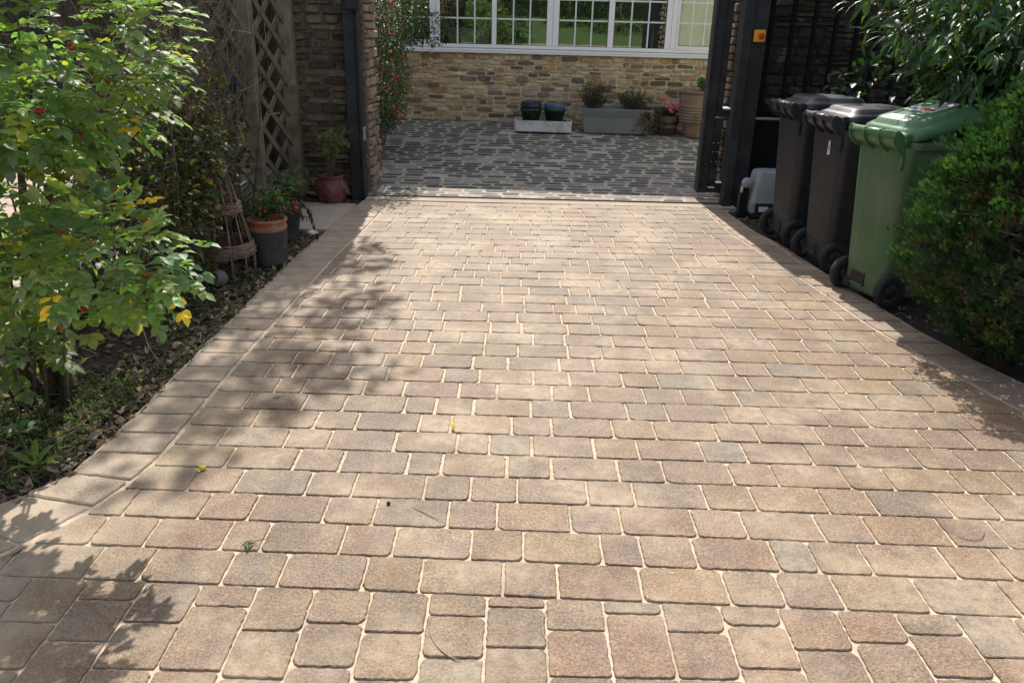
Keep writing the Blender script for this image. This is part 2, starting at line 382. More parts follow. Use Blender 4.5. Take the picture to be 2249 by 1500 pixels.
def block(mb, q, rc, jag, ztop=0.0, seg=.03, mat='paver', bevw=.006, depth=.02, col=None):
    """q: 4 corners counter-clockwise (x,y). irregular tumbled block"""
    c = col or RND.choice(PAL); k = U(.87, 1.1); mb.col = (c[0]*k, c[1]*k*U(.985, 1.015), c[2]*k*U(.97, 1.03)); mb.usecol = True
    P = []
    n = 4; q = [Vector((a[0], a[1])) for a in q]
    for i in range(n):
        a, b, d = q[i-1], q[i], q[(i+1) % n]
        l1 = (a-b).length; l2 = (d-b).length; r = min(rc*RND.choice((U(.4, .9), U(.8, 1.6), U(1.3, 2.3))), l1*.42, l2*.42)
        u1 = (a-b)/max(l1, 1e-6); u2 = (d-b)/max(l2, 1e-6)
        p0 = b+u1*r; p2 = b+u2*r; ctrl = b+(u1+u2)*(r*.18)
        P.append(p0); P.append((p0+ctrl*2+p2)/4 if True else b); P.append(p2)
        a2 = d+(b-d)/max(l2, 1e-6)*min(rc, l2*.42)
        m = max(0, int(((a2-p2).length)/seg)-1)
        for s_ in range(m):
            t = (s_+1)/(m+1); P.append(p2.lerp(a2, t))
    cen = sum(P, Vector((0, 0)))/len(P); N = len(P); R1 = []; R2 = []; R3 = []
    tx = U(-.008, .008); ty = U(-.010, .010); dz = ztop+U(-.0012, .0012)
    for i, p in enumerate(P):
        t = (P[(i+1) % N]-P[i-1]);
        if t.length < 1e-7: t = Vector((1, 0))
        t.normalize(); nrm = Vector((-t.y, t.x))       # inward for ccw
        if nrm.dot(cen-p) < 0: nrm = -nrm
        j = U(0, jag); o = p+nrm*j; zz = dz+(p.x-cen.x)*tx+(p.y-cen.y)*ty
        bw = bevw*U(.6, 1.5)
        R3.append((o.x, o.y, zz-depth)); o2 = o+nrm*(bw*.25); R2.append((o2.x, o2.y, zz-bevw*.62))
        o1 = o+nrm*bw; R1.append((o1.x, o1.y, zz))
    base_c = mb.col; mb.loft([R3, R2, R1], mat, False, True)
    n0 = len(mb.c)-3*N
    for r_, (lo_, hi_) in enumerate(((.35, .6), (.42, .85), (.80, 1.0))):  # edge shadow painted into the colour, darkest on the lowest ring
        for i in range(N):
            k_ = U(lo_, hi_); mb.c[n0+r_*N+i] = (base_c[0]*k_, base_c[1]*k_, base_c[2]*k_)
TR = {0: [-1.237, -1.073, -0.83, -0.666, -0.42, -0.253, -0.009, 0.152, 0.397, 0.647, 0.807, 0.973, 1.217, 1.469],
1: [-1.3, -1.13, -0.888, -0.765, -0.518, -0.355, -0.112, 0.051, 0.297, 0.42, 0.587, 0.835, 0.957, 1.12, 1.371, 1.54],
2: [-1.267, -1.017, -0.854, -0.609, -0.443, -0.198, -0.036, 0.208, 0.375, 0.618, 0.783, 1.031, 1.195, 1.446, 1.618],
3: [-1.117, -0.955, -0.706, -0.543, -0.294, -0.133, 0.031, 0.277, 0.441, 0.688, 0.856, 1.101, 1.27, 1.526, 1.687],
4: [-1.042, -0.79, -0.62, -0.374, -0.249, -0.007, 0.157, 0.404, 0.57, 0.818, 0.979, 1.235, 1.397, 1.648, 1.82],
5: [-1.122, -0.868, -0.701, -0.446, -0.203, -0.078, 0.085, 0.33, 0.498, 0.745, 0.91, 1.159, 1.328, 1.57, 1.74, 1.955],
6: [-1.042, -0.789, -0.624, -0.369, -0.24, 0.006, 0.169, 0.419, 0.587, 0.836, 0.998, 1.25, 1.418, 1.678, 1.853],
7: [-1.13, -0.877, -0.707, -0.448, -0.318, -0.157, 0.087, 0.254, 0.498, 0.665, 0.916, 1.079, 1.334, 1.504, 1.753, 1.934],
8: [-1.043, -0.92, -0.652, -0.476, -0.228, -0.063, 0.183, 0.348, 0.593, 0.765, 1.009, 1.175, 1.432, 1.6, 1.849, 2.019],
9: [-1.129, -1.004, -0.749, -0.572, -0.312, -0.146, 0.102, 0.27, 0.517, 0.679, 0.933, 1.103, 1.355, 1.529, 1.777, 1.948],
10: [-1.046, -0.871, -0.612, -0.432, -0.185, -0.017, 0.23, 0.397, 0.645, 0.816, 1.066, 1.233, 1.493, 1.662, 1.911, 2.038]}
d = MB()
sz = -.0062
Lp = LOUT; Rp = ROUT
# sand bed: one sheet following the edges
rowsY = [7.12, 6.3, 5.9, 5.3, 4.6, 4.1, 3.7, 3.4, 3.0, 2.8, 2.45]
a = [d.vert((lerp_pts(LOUT, y)-.012, y, sz)) for y in rowsY]; b = [d.vert((lerp_pts(ROUT, y)+.012, y, sz)) for y in rowsY]
for i in range(len(rowsY)-1): d.face((a[i+1], b[i+1], b[i], a[i]), 'sand')
x0 = d.vert((-2.6, 1.95, sz)); x1 = d.vert((-2.6, .2, sz)); x2 = d.vert((3.6, .2, sz)); x3 = d.vert((3.5, 2.45, sz)); x4 = d.vert((-1.69, 2.24, sz)); x5 = d.vert((-1.60, 2.35, sz))
d.face((x0, x1, x2, x3, b[-1], a[-1], x5, x4), 'sand')
# sand swept over the edge of the edging onto the soil
for ED, sg_ in ((LOUT, -1), (ROUT, 1)):
    prev = None; y = 7.0 if sg_ < 0 else 6.9
    while y > (2.25 if sg_ < 0 else 2.2):
        x = lerp_pts(ED, y); w_ = (.018+.05*max(0, noise.noise((y*3.1, sg_*2, 1))) + U(0, .018))*(1 if sg_ < 0 else .5)
        row = [d.vert((x-sg_*.004, y, -.0015)), d.vert((x+sg_*w_*.45, y, -.007)), d.vert((x+sg_*w_, y, -.034))]
        if prev:
            for k in range(2):
                f_ = (prev[k], row[k], row[k+1], prev[k+1]); d.face(f_ if sg_ > 0 else f_[::-1], 'sand', True)
        prev = row; y -= .022
PITCH = .1597
def row_y(k, x):
    y = 1.8382+PITCH*k; return y+(x-.05)*(-.024+(y-1.85)*.0098)
G2 = .0016
for k in range(0, 33):
    yc = 1.8382+PITCH*(k+.5)
    xl = lerp_pts(LIN, yc); xr = lerp_pts(RIN, yc)
    if k in TR: J = list(TR[k])
    else:
        J = []; x = xl+U(.02, .2); i = RND.randint(0, 1)
        while x < xr:
            J.append(x); w = (.166 if i % 2 else .249)
            if RND.random() < .17: w = .125
            elif RND.random() < .12: i += 1
            x += w+U(-.004, .004); i += 1
    if k in TR:
        x = J[-1]; i = 0
        while x+.25 < xr: x += (.249, .166)[i % 2]; J.append(x); i += 1
    J = [x for x in J if xl+.05 < x < xr-.05]
    if k in TR and J[0]-xl > .3:
        J.insert(0, J[0]-(.166 if k % 2 else .249))
        if J[0]-xl > .3: J.insert(0, J[0]-.166)
        J = [x for x in J if x > xl+.05]
    near = yc < 4.2
    E_ = [None]+J+[None]
    for a_, b_ in zip(E_, E_[1:]):
        gx = G2*U(.7, 1.6) if near else .0042*U(.7, 1.5); gy = .0004 if near else .0012
        if near and a_ is not None and a_ < .3 and yc > 2.4: gx *= 2.2
        def ex(v, y, side):
            if v is not None: return v
            return (lerp_pts(LIN, y)+.008) if side < 0 else (lerp_pts(RIN, y)-.008)
        xm = (a_ if a_ is not None else xl); xn = (b_ if b_ is not None else xr)
        y0a = row_y(k, xm)+gy; y0b = row_y(k, xn)+gy; y1a = row_y(k+1, xm)-gy; y1b = row_y(k+1, xn)-gy
        qa = [(ex(a_, y0a, -1)+(gx if a_ is not None else 0), y0a), (ex(b_, y0b, 1)-(gx if b_ is not None else 0), y0b),
              (ex(b_, y1b, 1)-(gx if b_ is not None else 0), y1b), (ex(a_, y1a, -1)+(gx if a_ is not None else 0), y1a)]
        if qa[1][0]-qa[0][0] < .03: continue
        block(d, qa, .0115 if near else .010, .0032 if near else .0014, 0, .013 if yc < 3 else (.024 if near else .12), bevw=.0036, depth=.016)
# stacked columns at the bottom of the picture
COLX = [-1.371+.1648*i for i in range(-6, 24)]
CJ = {-1: [1.767], 0: [1.688], 1: [1.782, 1.623], 2: [1.698], 3: [1.768, 1.532], 4: [1.678], 5: [1.713, 1.555], 6: [1.683], 7: [1.752, 1.596], 8: [1.793, 1.638], 9: [1.708], 10: [1.778, 1.543], 11: [1.712], 12: [1.743, 1.585], 13: [1.655], 14: [1.688], 15: [1.724, 1.57], 16: [1.643]}
for i, x in enumerate(COLX[:-1]):
    ci = i-6; xa = x+.0012; xb = COLX[i+1]-.0012
    top = row_y(0, (xa+xb)/2)
    js = [top]+(CJ.get(ci) or [top-RND.choice((.06, .1, .14))])
    while js[-1] > .75: js.append(js[-1]-(.249 if len(js) % 2 else .166))
    for y1, y0 in zip(js, js[1:]):
        t1 = y1 if y1 != top else None
        ya = (row_y(0, xa) if t1 is None else y1)-.0008; yb = (row_y(0, xb) if t1 is None else y1)-.0008
        s_ = U(-.003, .003)
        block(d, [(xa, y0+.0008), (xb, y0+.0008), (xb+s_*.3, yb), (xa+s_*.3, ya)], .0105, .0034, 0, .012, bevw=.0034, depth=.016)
# further left, beyond the turned edging
for k in (-1, 0):
    pass
# edging blocks
def edging(IN, OUT, y_start, y_end, flip, step=.1605):
    y = y_start
    while y > y_end:
        y2 = y-step*U(.97, 1.03)
        p = [(lerp_pts(OUT, y2), y2+.002), (lerp_pts(IN, y2), y2+.002), (lerp_pts(IN, y), y-.002), (lerp_pts(OUT, y), y-.002)]
        sgn = 1 if p[1][0] > p[0][0] else -1
        p = [(p[0][0]+.002*sgn, p[0][1]), (p[1][0]-.007*sgn, p[1][1]), (p[2][0]-.007*sgn, p[2][1]), (p[3][0]+.002*sgn, p[3][1])]
        if flip: p = [p[1], p[0], p[3], p[2]]
        near = y < 4.5
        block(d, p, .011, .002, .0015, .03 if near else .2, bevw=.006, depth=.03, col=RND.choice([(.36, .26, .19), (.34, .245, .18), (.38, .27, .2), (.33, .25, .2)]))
        y = y2
edging(LIN, LOUT, 7.10, 2.58, False); edging(RIN, ROUT, 7.10, 1.2, True)
ci = [(-1.303, 2.545), (-1.327, 2.395), (-1.38, 2.235), (-1.50, 2.02), (-1.66, 1.845), (-1.86, 1.69), (-2.06, 1.55)]
co = [(-1.538, 2.56), (-1.557, 2.44), (-1.66, 2.29), (-1.76, 2.14), (-1.90, 1.97), (-2.06, 1.85), (-2.25, 1.73)]
for (a1, a2), (b1, b2) in zip(zip(ci, ci[1:]), zip(co, co[1:])):
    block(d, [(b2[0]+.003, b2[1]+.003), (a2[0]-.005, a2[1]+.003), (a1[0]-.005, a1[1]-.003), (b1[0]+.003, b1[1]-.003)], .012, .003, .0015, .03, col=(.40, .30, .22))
# concrete threshold strip
d.col = (1, 1, 1)
d.box(-1.36, 2.0, 7.125, 7.27, -.1, .002, 'slab')
struct(d.obj('driveway'))
t = MB(); t.box(-1.04, 2.15, 7.283, 7.303, -.05, .012, 'rail'); t.box(-1.04, 2.15, 7.2835, 7.3, -.05, .0135, 'rail')
tag(t.obj('gate_track'), 'thin rusty steel gate track laid across the driveway threshold', 'gate track')

# ================= COURTYARD =================
c = MB(); SP = [(.08, .086, .088), (.066, .07, .074), (.09, .095, .086), (.115, .115, .112), (.075, .078, .074), (.25, .195, .17), (.30, .235, .205), (.19, .18, .16), (.23, .205, .17), (.15, .165, .18)]
yy = 7.33; 
rows = [7.33+i*.18 for i in range(24)]
bl = [c.vert((-2.6, y, ramp_z(y))) for y in rows]; br = [c.vert((3.6, y, ramp_z(y))) for y in rows]
for i in range(len(rows)-1): c.face((bl[i], br[i], br[i+1], bl[i+1]), 'sett_joint')
k = 0
while yy < 10.95:
    h = .112*U(.9, 1.12); x = -2.5+U(0, .2)
    while x < 3.5:
        w = U(.17, .25) if RND.random() < .85 else U(.26, .36)
        yc = yy+h/2; fx = noise.noise((x*.9, yc*.9, 4.2))
        near = max(0, 1-(yc-7.3)/2.0)
        if (0.05 < x < .33) and (10.3 < yc < 10.5): x += w; continue
        pale = RND.random() < .09+.45*near+max(0, fx)*.35
        col = RND.choice(SP[5:7] if pale and RND.random() < .6 else (SP[7:9] if pale else SP[:5]))
        if RND.random() < .035: col = (.40, .38, .34)
        kk = U(.95, 1.5); c.col = tuple(v*kk for v in col); c.usecol = True
        yc = yy+h/2+.035*noise.noise((x*1.3, yy*1.1, 9))
        q = [(x+.008, yy+.012), (x+w-.014, yy+.012+U(-.006, .006)), (x+w-.014, yy+h-.006), (x+.008, yy+h-.006+U(-.006, .006))]
        P = []
        cx = x+w/2; cy = yc; a_ = (w-.017)/2; b_ = (h-.018)/2*U(.85, 1.08); tw = U(-.03, .03)
        n = 12; zt = ramp_z(yc)+U(.0005, .0035); R = [[], [], []]
        for i in range(n):
            an = 2*pi*(i+.5)/n; ex_ = 3.6
            sx_ = (abs(cos(an))**(2/ex_))*(1 if cos(an) > 0 else -1); sy_ = (abs(sin(an))**(2/ex_))*(1 if sin(an) > 0 else -1)
            jx = U(.93, 1.03); px = a_*sx_*jx; py = b_*sy_*U(.9, 1.04)
            slope = .04+.023*max(0, cy-7.42)
            for r_, (sc_, dz_) in enumerate(((1, -.02), (.97, -.0005), (.86, .0012))):
                X = cx+px*sc_*1.0; Y = cy+(py+px*tw)*sc_; R[r_].append((X, Y, zt+dz_+(Y-cy)*slope))
        c.loft(R, 'sett', False, True, True)
        x += w
    yy += h
struct(c.obj('courtyard'))
dr = empty('drain_grate', (.19, 10.42, ramp_z(10.42)), 'small rusty iron drain grate sunk in the courtyard setts', 'drain')
b = MB(); b.box(-.15, .15, -.09, .09, -.05, -.02, 'gasket'); b.box(-.16, .16, -.10, -.065, -.03, .014, 'iron'); b.box(-.16, .16, .065, .10, -.03, .016, 'iron'); b.box(-.16, -.12, -.064, .064, -.03, .015, 'iron'); b.box(.12, .16, -.064, .064, -.03, .015, 'iron'); b.obj('frame', dr)
b = MB()
for i in range(6): b.box(-.10+i*.037, -.085+i*.037, -.06, .06, -.02, .008, 'iron')
b.obj('grate', dr)

# ================= STONE WALLS =================
BUFF0 = [(.38, .30, .18), (.35, .27, .16), (.43, .35, .22), (.33, .26, .165), (.41, .33, .21), (.27, .21, .14), (.13, .10, .08), (.40, .33, .22), (.30, .20, .11), (.38, .31, .21), (.15, .115, .09), (.36, .29, .19), (.10, .075, .06), (.34, .21, .10)]
def stone_wall(mb, x0, x1, z0, z1, yf, pal, hr=(.045, .085), lr=(.09, .26), prot=.018, mortar='mortar', axis='x', gap=.008, out=-1):
    """rubble courses on a vertical plane. axis x: wall along x, face looks to -y (out=-1)."""
    def T(u, v, o):      # u along, v up, o outwards
        return (u, yf+out*o, v) if axis == 'x' else (yf+out*o, u, v)
    z = z0
    while z < z1-.02:
        h = min(U(*hr), z1-z); u = x0-U(0, .05)
        while u < x1-.01:
            w = U(*lr)*(1.15 if RND.random() < .2 else 1); ua = max(u, x0); ub = min(u+w, x1)
            if ub-ua > .03:
                split = (h > .07 and RND.random() < .22)
                for (za, zb) in (((z, z+h*.5), (z+h*.5, z+h)) if split else ((z, z+h),)):
                    cc = RND.choice(pal); kk = U(.75, 1.25); mb.col = tuple(q*kk for q in cc); mb.usecol = True
                    cx = (ua+ub)/2; cz = (za+zb)/2+.006*sin(cx*7+za*9); a_ = (ub-ua)/2-gap*U(.5, 1.1); b_ = (zb-za)/2-gap*U(.35, .9)
                    n = 10; R = [[], [], []]; pr = prot*U(.35, 1.3); tl = U(-.08, .08)
                    for i in range(n):
                        an = 2*pi*(i+.5)/n; e_ = U(3, 8)
                        sx_ = (abs(cos(an))**(2/e_))*(1 if cos(an) > 0 else -1); sy_ = (abs(sin(an))**(2/e_))*(1 if sin(an) > 0 else -1)
                        px = a_*sx_*U(.93, 1.02); pz = b_*sy_*U(.86, 1.04)+px*tl*.5
                        for r_, (sc_, o_) in enumerate(((1, -.005), (.98, pr*.6), (.84, pr))):
                            R[r_].append(T(cx+px*sc_+U(-.003, .003), cz+pz*sc_+U(-.002, .002), o_+px*tl*.15+(U(-.002, .002) if r_ == 2 else 0)))
                    mb.loft(R, 'stone', False, True, False)
            u += w
        z += h
BUFF = [tuple(v*1.5 for v in q) for q in BUFF0]
# ---- house ----
HY = 10.82; HRZ = -.05
house = empty('house', (.5, HY, 0), 'stone house front with long white casement window behind the courtyard', 'house', HRZ)
b = MB(); ZB = .2; ZS = 1.165
stone_wall(b, -3.4, 3.3, ZB, ZS, 0, BUFF, (.04, .08), (.08, .24), .026, mortar='mortar', gap=.010)
b.box(-3.4, 3.3, 0, .3, ZB-.3, ZS, 'mortar')
b.box(-3.4, -2.02, 0.001, .3, ZS, 2.5, 'mortar'); b.box(2.13, 3.3, 0.001, .3, ZS, 2.5, 'mortar'); stone_wall(b, 2.13, 3.3, ZS, 2.5, 0, BUFF)
b.box(-3.4, 3.3, .001, .3, 2.5, 3.02, 'render')
b.obj('wall', house)
b = MB(); 
for (ya, za, yb, zb) in ((-.28, 3.3, 3.2, 5.3),):
    b.loft([[(-3.8, ya, za-.36), (-3.8, yb, zb), (-3.8, yb, zb+.12), (-3.8, ya, za-.24)], [(3.8, ya, za-.36), (3.8, yb, zb), (3.8, yb, zb+.12), (3.8, ya, za-.24)]], 'tile')
b.loft([[(-3.8, 3.2, 5.3), (-3.8, 6.6, 3.3), (-3.8, 6.6, 3.42), (-3.8, 3.2, 5.42)], [(3.8, 3.2, 5.3), (3.8, 6.6, 3.3), (3.8, 6.6, 3.42), (3.8, 3.2, 5.42)]], 'tile')
b.obj('roof', house)
b = MB(); b.box(-3.3, 3.2, 3.5, 3.6, .6, 3.0, 'room'); b.box(-3.3, -3.2, .3, 3.5, .6, 3.0, 'room'); b.box(3.2, 3.3, .3, 3.5, .6, 3.0, 'room'); b.box(-3.3, 3.3, .3, 3.6, .5, .6, 'roomfloor'); b.box(-3.3, 3.3, .3, 3.6, 3.0, 3.1, 'room')
b.obj('interior_wall', house)
# window; local x = world x - .5
mul = [(-1.62-.36, -1.51-.36), (-1.118, -1.018), (-.355, -.296), (.343, .496), (1.118, 1.189), (1.84, 1.975), (2.515, 2.62)]
mul = [(a-.5, b_-.5) for a, b_ in mul]
win = MB(); FZ0, FZ1 = 1.175, 2.45; FY = -.005
win.box(mul[0][0], mul[-1][1], FY-.005, .09, FZ0, FZ0+.062, 'pvc'); win.box(mul[0][0], mul[-1][1], FY-.005, .09, FZ1-.07, FZ1, 'pvc')
for i, (a, b_) in enumerate(mul):
    if i in (0, 3, 5, 6, 1) and b_-a > .09:
        m_ = (a+b_)/2; win.box(a, m_-.002, FY-.015, .09, FZ0+.062, FZ1-.07, 'pvc', .004); win.box(m_+.002, b_, FY-.015, .09, FZ0+.062, FZ1-.07, 'pvc', .004); win.box(m_-.002, m_+.002, FY-.010, .09, FZ0+.062, FZ1-.07, 'seam')
    else: win.box(a, b_, FY-.015, .09, FZ0+.062, FZ1-.07, 'pvc', .004)
window = win.obj('window', house)
s_ = MB(); s_.loft([[(mul[0][0]-.05, -.075, ZS-.002), (mul[0][0]-.05, .1, ZS-.002), (mul[0][0]-.05, .1, ZS+.022), (mul[0][0]-.05, -.02, ZS+.022), (mul[0][0]-.05, -.075, ZS+.006)],
             [(mul[-1][1]+.03, -.075, ZS-.002), (mul[-1][1]+.03, .1, ZS-.002), (mul[-1][1]+.03, .1, ZS+.022), (mul[-1][1]+.03, -.02, ZS+.022), (mul[-1][1]+.03, -.075, ZS+.006)]], 'pvc')
s_.box(mul[0][0]-.05, mul[-1][1]+.03, -.022, .1, ZS+.0225, ZS+.03, 'seam')
s_.box(mul[0][0]-.05, mul[-1][1]+.03, -.07, -.001, ZS-.028, ZS-.0025, 'pvc')
s_.obj('window_sill', window)
for i in range(6):
    xa = mul[i][1]; xb = mul[i+1][0]; open_ = i in (0, 2, 5)
    ins = .028 if i in (0, 3, 5) else .006
    if i in (0, 5):
        sf = MB(); z0_, z1_ = FZ0+.062, FZ1-.07
        sf.box(xa, xa+ins, -.03, .05, z0_, z1_, 'pvc', .004); sf.box(xb-ins, xb, -.03, .05, z0_, z1_, 'pvc', .004)
        sf.box(xa+ins, xb-ins, -.029, .05, z0_, z0_+ins+.01, 'pvc'); sf.box(xa+ins, xb-ins, -.029, .05, z1_-ins, z1_, 'pvc'); sf.obj('window_sash', window)
    else: ins = 0
    xa += ins; xb -= ins; z0_ = FZ0+.062+(.038 if ins else 0); z1_ = FZ1-.07-ins
    gk = MB(); w_ = .006
    gk.box(xa, xa+w_, .012, .04, z0_, z1_, 'gasket'); gk.box(xb-w_, xb, .012, .04, z0_, z1_, 'gasket'); gk.box(xa+w_, xb-w_, .0125, .04, z0_, z0_+w_, 'gasket'); gk.obj('gasket', window)
    pn = MB(); pn.box(xa+.001, xb-.001, .026, .030, z0_+.001, z1_-.001, 'glass'); pn.obj('pane', window)
    gb = MB(); W_ = xb-xa; nc = 3
    for j in range(1, nc): gb.box(xa+W_*j/nc-.0095, xa+W_*j/nc+.0095, .018, .0255, z0_, z1_, 'bars')
    for z in (1.545, 1.785, 2.02, 2.25): gb.box(xa+.006, xb-.006, .0172, .0250, z-.0095, z+.0095, 'bars')
    gb.obj('glazing_bars', window)
# curtains inside the right-hand casements, part of the house
def curtain(x0, x1, y, mat='curtain'):
    cu = MB(); n = 60; lo = []; hi = []
    for i in range(n+1):
        x = x0+(x1-x0)*i/n; yy_ = y+.03*sin(x*60)+.01*sin(x*23)
        lo.append((x, yy_, .75)); hi.append((x, yy_, 2.5))
    A = [cu.vert(p) for p in lo]; B = [cu.vert(p) for p in hi]; A2 = [cu.vert((p[0], p[1]+.004, p[2])) for p in lo]; B2 = [cu.vert((p[0], p[1]+.004, p[2])) for p in hi]
    for i in range(n): cu.face((A[i], A[i+1], B[i+1], B[i]), mat, True); cu.face((B2[i], B2[i+1], A2[i+1], A2[i]), mat, True)
    return cu
curtain(1.55, 2.2, .16).obj('curtain', house)
bk = empty('wicker_basket', (-.66, 11.16, 1.0), 'pale basket with two tall hoop handles standing inside the left casements', 'basket')
b = MB(); b.box(-.26, .26, -.15, .15, .0, .42, 'wickerw', .012); b.box(-.27, .27, -.16, .16, .20, .245, 'wickerw', .01); b.obj('body', bk)
for sx_ in (-.25, .25):
    h_ = MB(); h_.tube([(sx_+.035*cos(a_), -.12, .42+.19*sin(a_)) for a_ in [pi*i/12 for i in range(13)]], .008, 'wickerw', 6); h_.obj('handle', bk)
tb = MB(); tb.box(-1.6, .6, 10.95+.22, 11.75, .93, .995, 'oldwood', .006)
for x_ in (-1.55, .55):
    tb.box(x_-.03, x_+.03, 11.25, 11.31, .61, .93, 'oldwood')
tag(tb.obj('side_table'), 'wooden table under the basket inside the house window', 'table')

# ---- left pier, right wall ----
OLD = [(.17, .125, .085), (.13, .10, .07), (.2, .15, .10), (.10, .08, .06), (.155, .12, .09), (.22, .17, .12)]
b = MB(); stone_wall(b, -2.06, -1.36, -.02, 2.72, 7.42, [tuple(v*.8 for v in q) for q in OLD], (.045, .085), (.12, .28), .034, 'mortar_dark')
BR = [(.33, .25, .155), (.36, .28, .18), (.28, .2, .13), (.24, .17, .11), (.3, .24, .17)]
stone_wall(b, 7.43, 7.9, -.02, 2.72, -1.36, BR, (.05, .1), (.1, .2), .035, 'mortar_dark', 'y', .008, 1)
stone_wall(b, -2.06, -1.36, -.02, 2.72, 7.9, BR, (.06, .1), (.12, .3), .02, 'mortar_dark', 'x', .008, 1)
b.box(-2.06, -1.36, 7.42, 7.9, -.3, 2.72, 'mortar_dark')
tag(b.obj('stone_pier'), 'short old stone pier left of the gate opening', 'stone pier')
b = MB(); stone_wall(b, 1.98, 6.0, -.02, 2.72, 7.72, [tuple(v*.34 for v in q) for q in OLD], (.06, .1), (.14, .34), .025, 'mortar_dark')  # front stones darkened in colour to stand for the overhead shade
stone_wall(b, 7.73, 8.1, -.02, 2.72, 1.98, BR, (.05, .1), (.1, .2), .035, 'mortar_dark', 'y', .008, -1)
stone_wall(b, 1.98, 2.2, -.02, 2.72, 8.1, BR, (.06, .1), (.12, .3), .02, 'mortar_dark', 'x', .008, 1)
b.box(1.98, 6.0, 7.72, 8.1, -.3, 2.72, 'mortar_shaded'); b.box(2.2, 5.9, 8.101, 8.12, 0, 2.7, 'render')
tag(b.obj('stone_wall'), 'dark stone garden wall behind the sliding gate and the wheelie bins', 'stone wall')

# ---- left gate post ----
p_ = empty('gate_post', (0, 0, 0), 'tall black gate post standing against the left stone pier', 'gate post')
b = MB(); b.box(-1.505, -1.40, 7.23, 7.39, -.1, 2.7, 'blackwood', .006); b.box(-1.399, -1.375, 7.22, 7.385, -.1, 2.7, 'blackwood', .003); b.obj('post', p_)
b = MB(); b.box(-1.374, -1.362, 7.24, 7.33, .50, .62, 'galv', .002); b.obj('latch_plate', p_)
b = MB(); b.box(-1.45, -1.33, 7.08, 7.169, 1.58, 1.74, 'blackmetal', .006); b.obj('bracket', p_)

# ---- sliding gate (open, in front of right wall) ----
sg = empty('sliding_gate', (0, 0, 0), 'black sliding gate standing open in front of the right stone wall', 'sliding gate')
b = MB(); b.box(1.700, 1.80, 7.47, 7.60, .07, 2.5, 'blackwood', .005); b.box(1.700, 1.722, 7.455, 7.469, .07, 2.5, 'blackwood', .003)
b.obj('stile', sg)
b = MB(); b.box(1.945, 2.02, 7.47, 7.60, .07, 2.5, 'blackwood', .005); b.obj('stile', sg)
b = MB()
for z0_, z1_ in ((.07, .16), (.76, .82), (2.42, 2.5)): b.box(1.801, 1.944, 7.48, 7.59, z0_, z1_, 'blackwood', .004)
for z0_, z1_ in ((.07, .20), (.80, .86), (2.42, 2.5)): b.box(2.021, 5.6, 7.50, 7.58, z0_, z1_, 'matblack', .004)
b.obj('rail', sg)
b = MB(); b.box(1.801, 1.87, 7.47, 7.56, .161, .74, 'blackwood', .004); b.box(1.801, 1.858, 7.478, 7.56, .821, 2.41, 'blackwood', .003); b.obj('inner_stile', sg)
b = MB(); b.box(2.03, 5.6, 7.53, 7.55, .201, .80, 'matblack'); b.obj('lower_panel', sg)
x = 2.2
while x < 5.5:
    b = MB(); b.box(x, x+.03, 7.52, 7.57, .861, 2.42, 'matblack', .003); b.obj('bar', sg); x += .19
b = MB(); b.box(1.79, 1.86, 7.4505, 7.4695, .33, .56, 'blackmetal', .002)
for z_ in (.36, .45, .53): b.lathe([(.007, 0), (.007, .006), (0.001, .008)], 'galv', 8, (1.803, 7.449, z_-.003)); b.lathe([(.007, 0), (.007, .006), (0.001, .008)], 'galv', 8, (1.847, 7.449, z_-.003))
b.obj('bolt_plate', sg)
b = MB(); b.box(1.86, 1.93, 7.46, 7.6, .825, .838, 'white', .002); b.obj('rail_highlight', sg)  # white slips paint the sun's highlight on the gate rail tops
b = MB(); b.box(1.802, 1.86, 7.46, 7.478, .115, .128, 'white', .001); b.obj('rail_highlight', sg)  # lower rail's sun highlight, also a white slip
# ---- right posts ----
p_ = empty('gate_post', (0, 0, 0), 'pair of tall black guide posts right of the gate opening with a stop button', 'gate post')
b = MB(); b.box(1.885, 1.965, 7.20, 7.32, -.1, 2.7, 'blackwood', .005); b.obj('post', p_)
b = MB(); b.box(1.968, 2.10, 7.24, 7.36, -.1, 2.7, 'blackwood', .005); b.obj('post', p_)
b = MB(); b.box(2.105, 2.32, 7.25, 7.27, .765, .785, 'galv', .002); b.obj('guide_bracket', p_)
sb = empty('stop_button', (2.03, 7.24, 1.455), 'yellow box with round red stop button on the right black post', 'stop button')
b = MB(); b.box(-.048, .048, -.045, -.001, -.048, .048, 'yellow', .006); b.obj('box', sb)
b = MB(); T = Matrix.Translation((.008, -.045, 0)) @ Matrix.Rotation(radians(90), 4, 'X')
b.lathe([(.012, 0), (.012, .012), (.024, .014), (.026, .02), (.024, .027), (.012, .032), (.001, .033)], 'redbtn', 20)
b.v = [tuple(T @ Vector(v)) for v in b.v]; b.obj('button', sb)
# ---- photocell post ----
ph = empty('photocell_post', (1.985, 6.9, 0), 'short dark post with round pale grey cap beside the gate motor', 'photocell post')
b = MB(); b.box(-.04, .035, -.03, .035, -.05, .26, 'blackmetal', .004); b.obj('post', ph)
b = MB(); T = Matrix.Translation((0, -.032, .285)) @ Matrix.Rotation(radians(90), 4, 'X')
b.lathe([(.041, 0), (.043, .006), (.043, .03), (.038, .038), (.001, .040)], 'motor', 24); b.v = [tuple(T @ Vector(v)) for v in b.v]; b.obj('cap', ph)
b = MB(); b.tube([(-.036, -.05, .20), (-.036, -.05, .255)], .011, 'cream', 8); b.obj('cable_gland', ph)
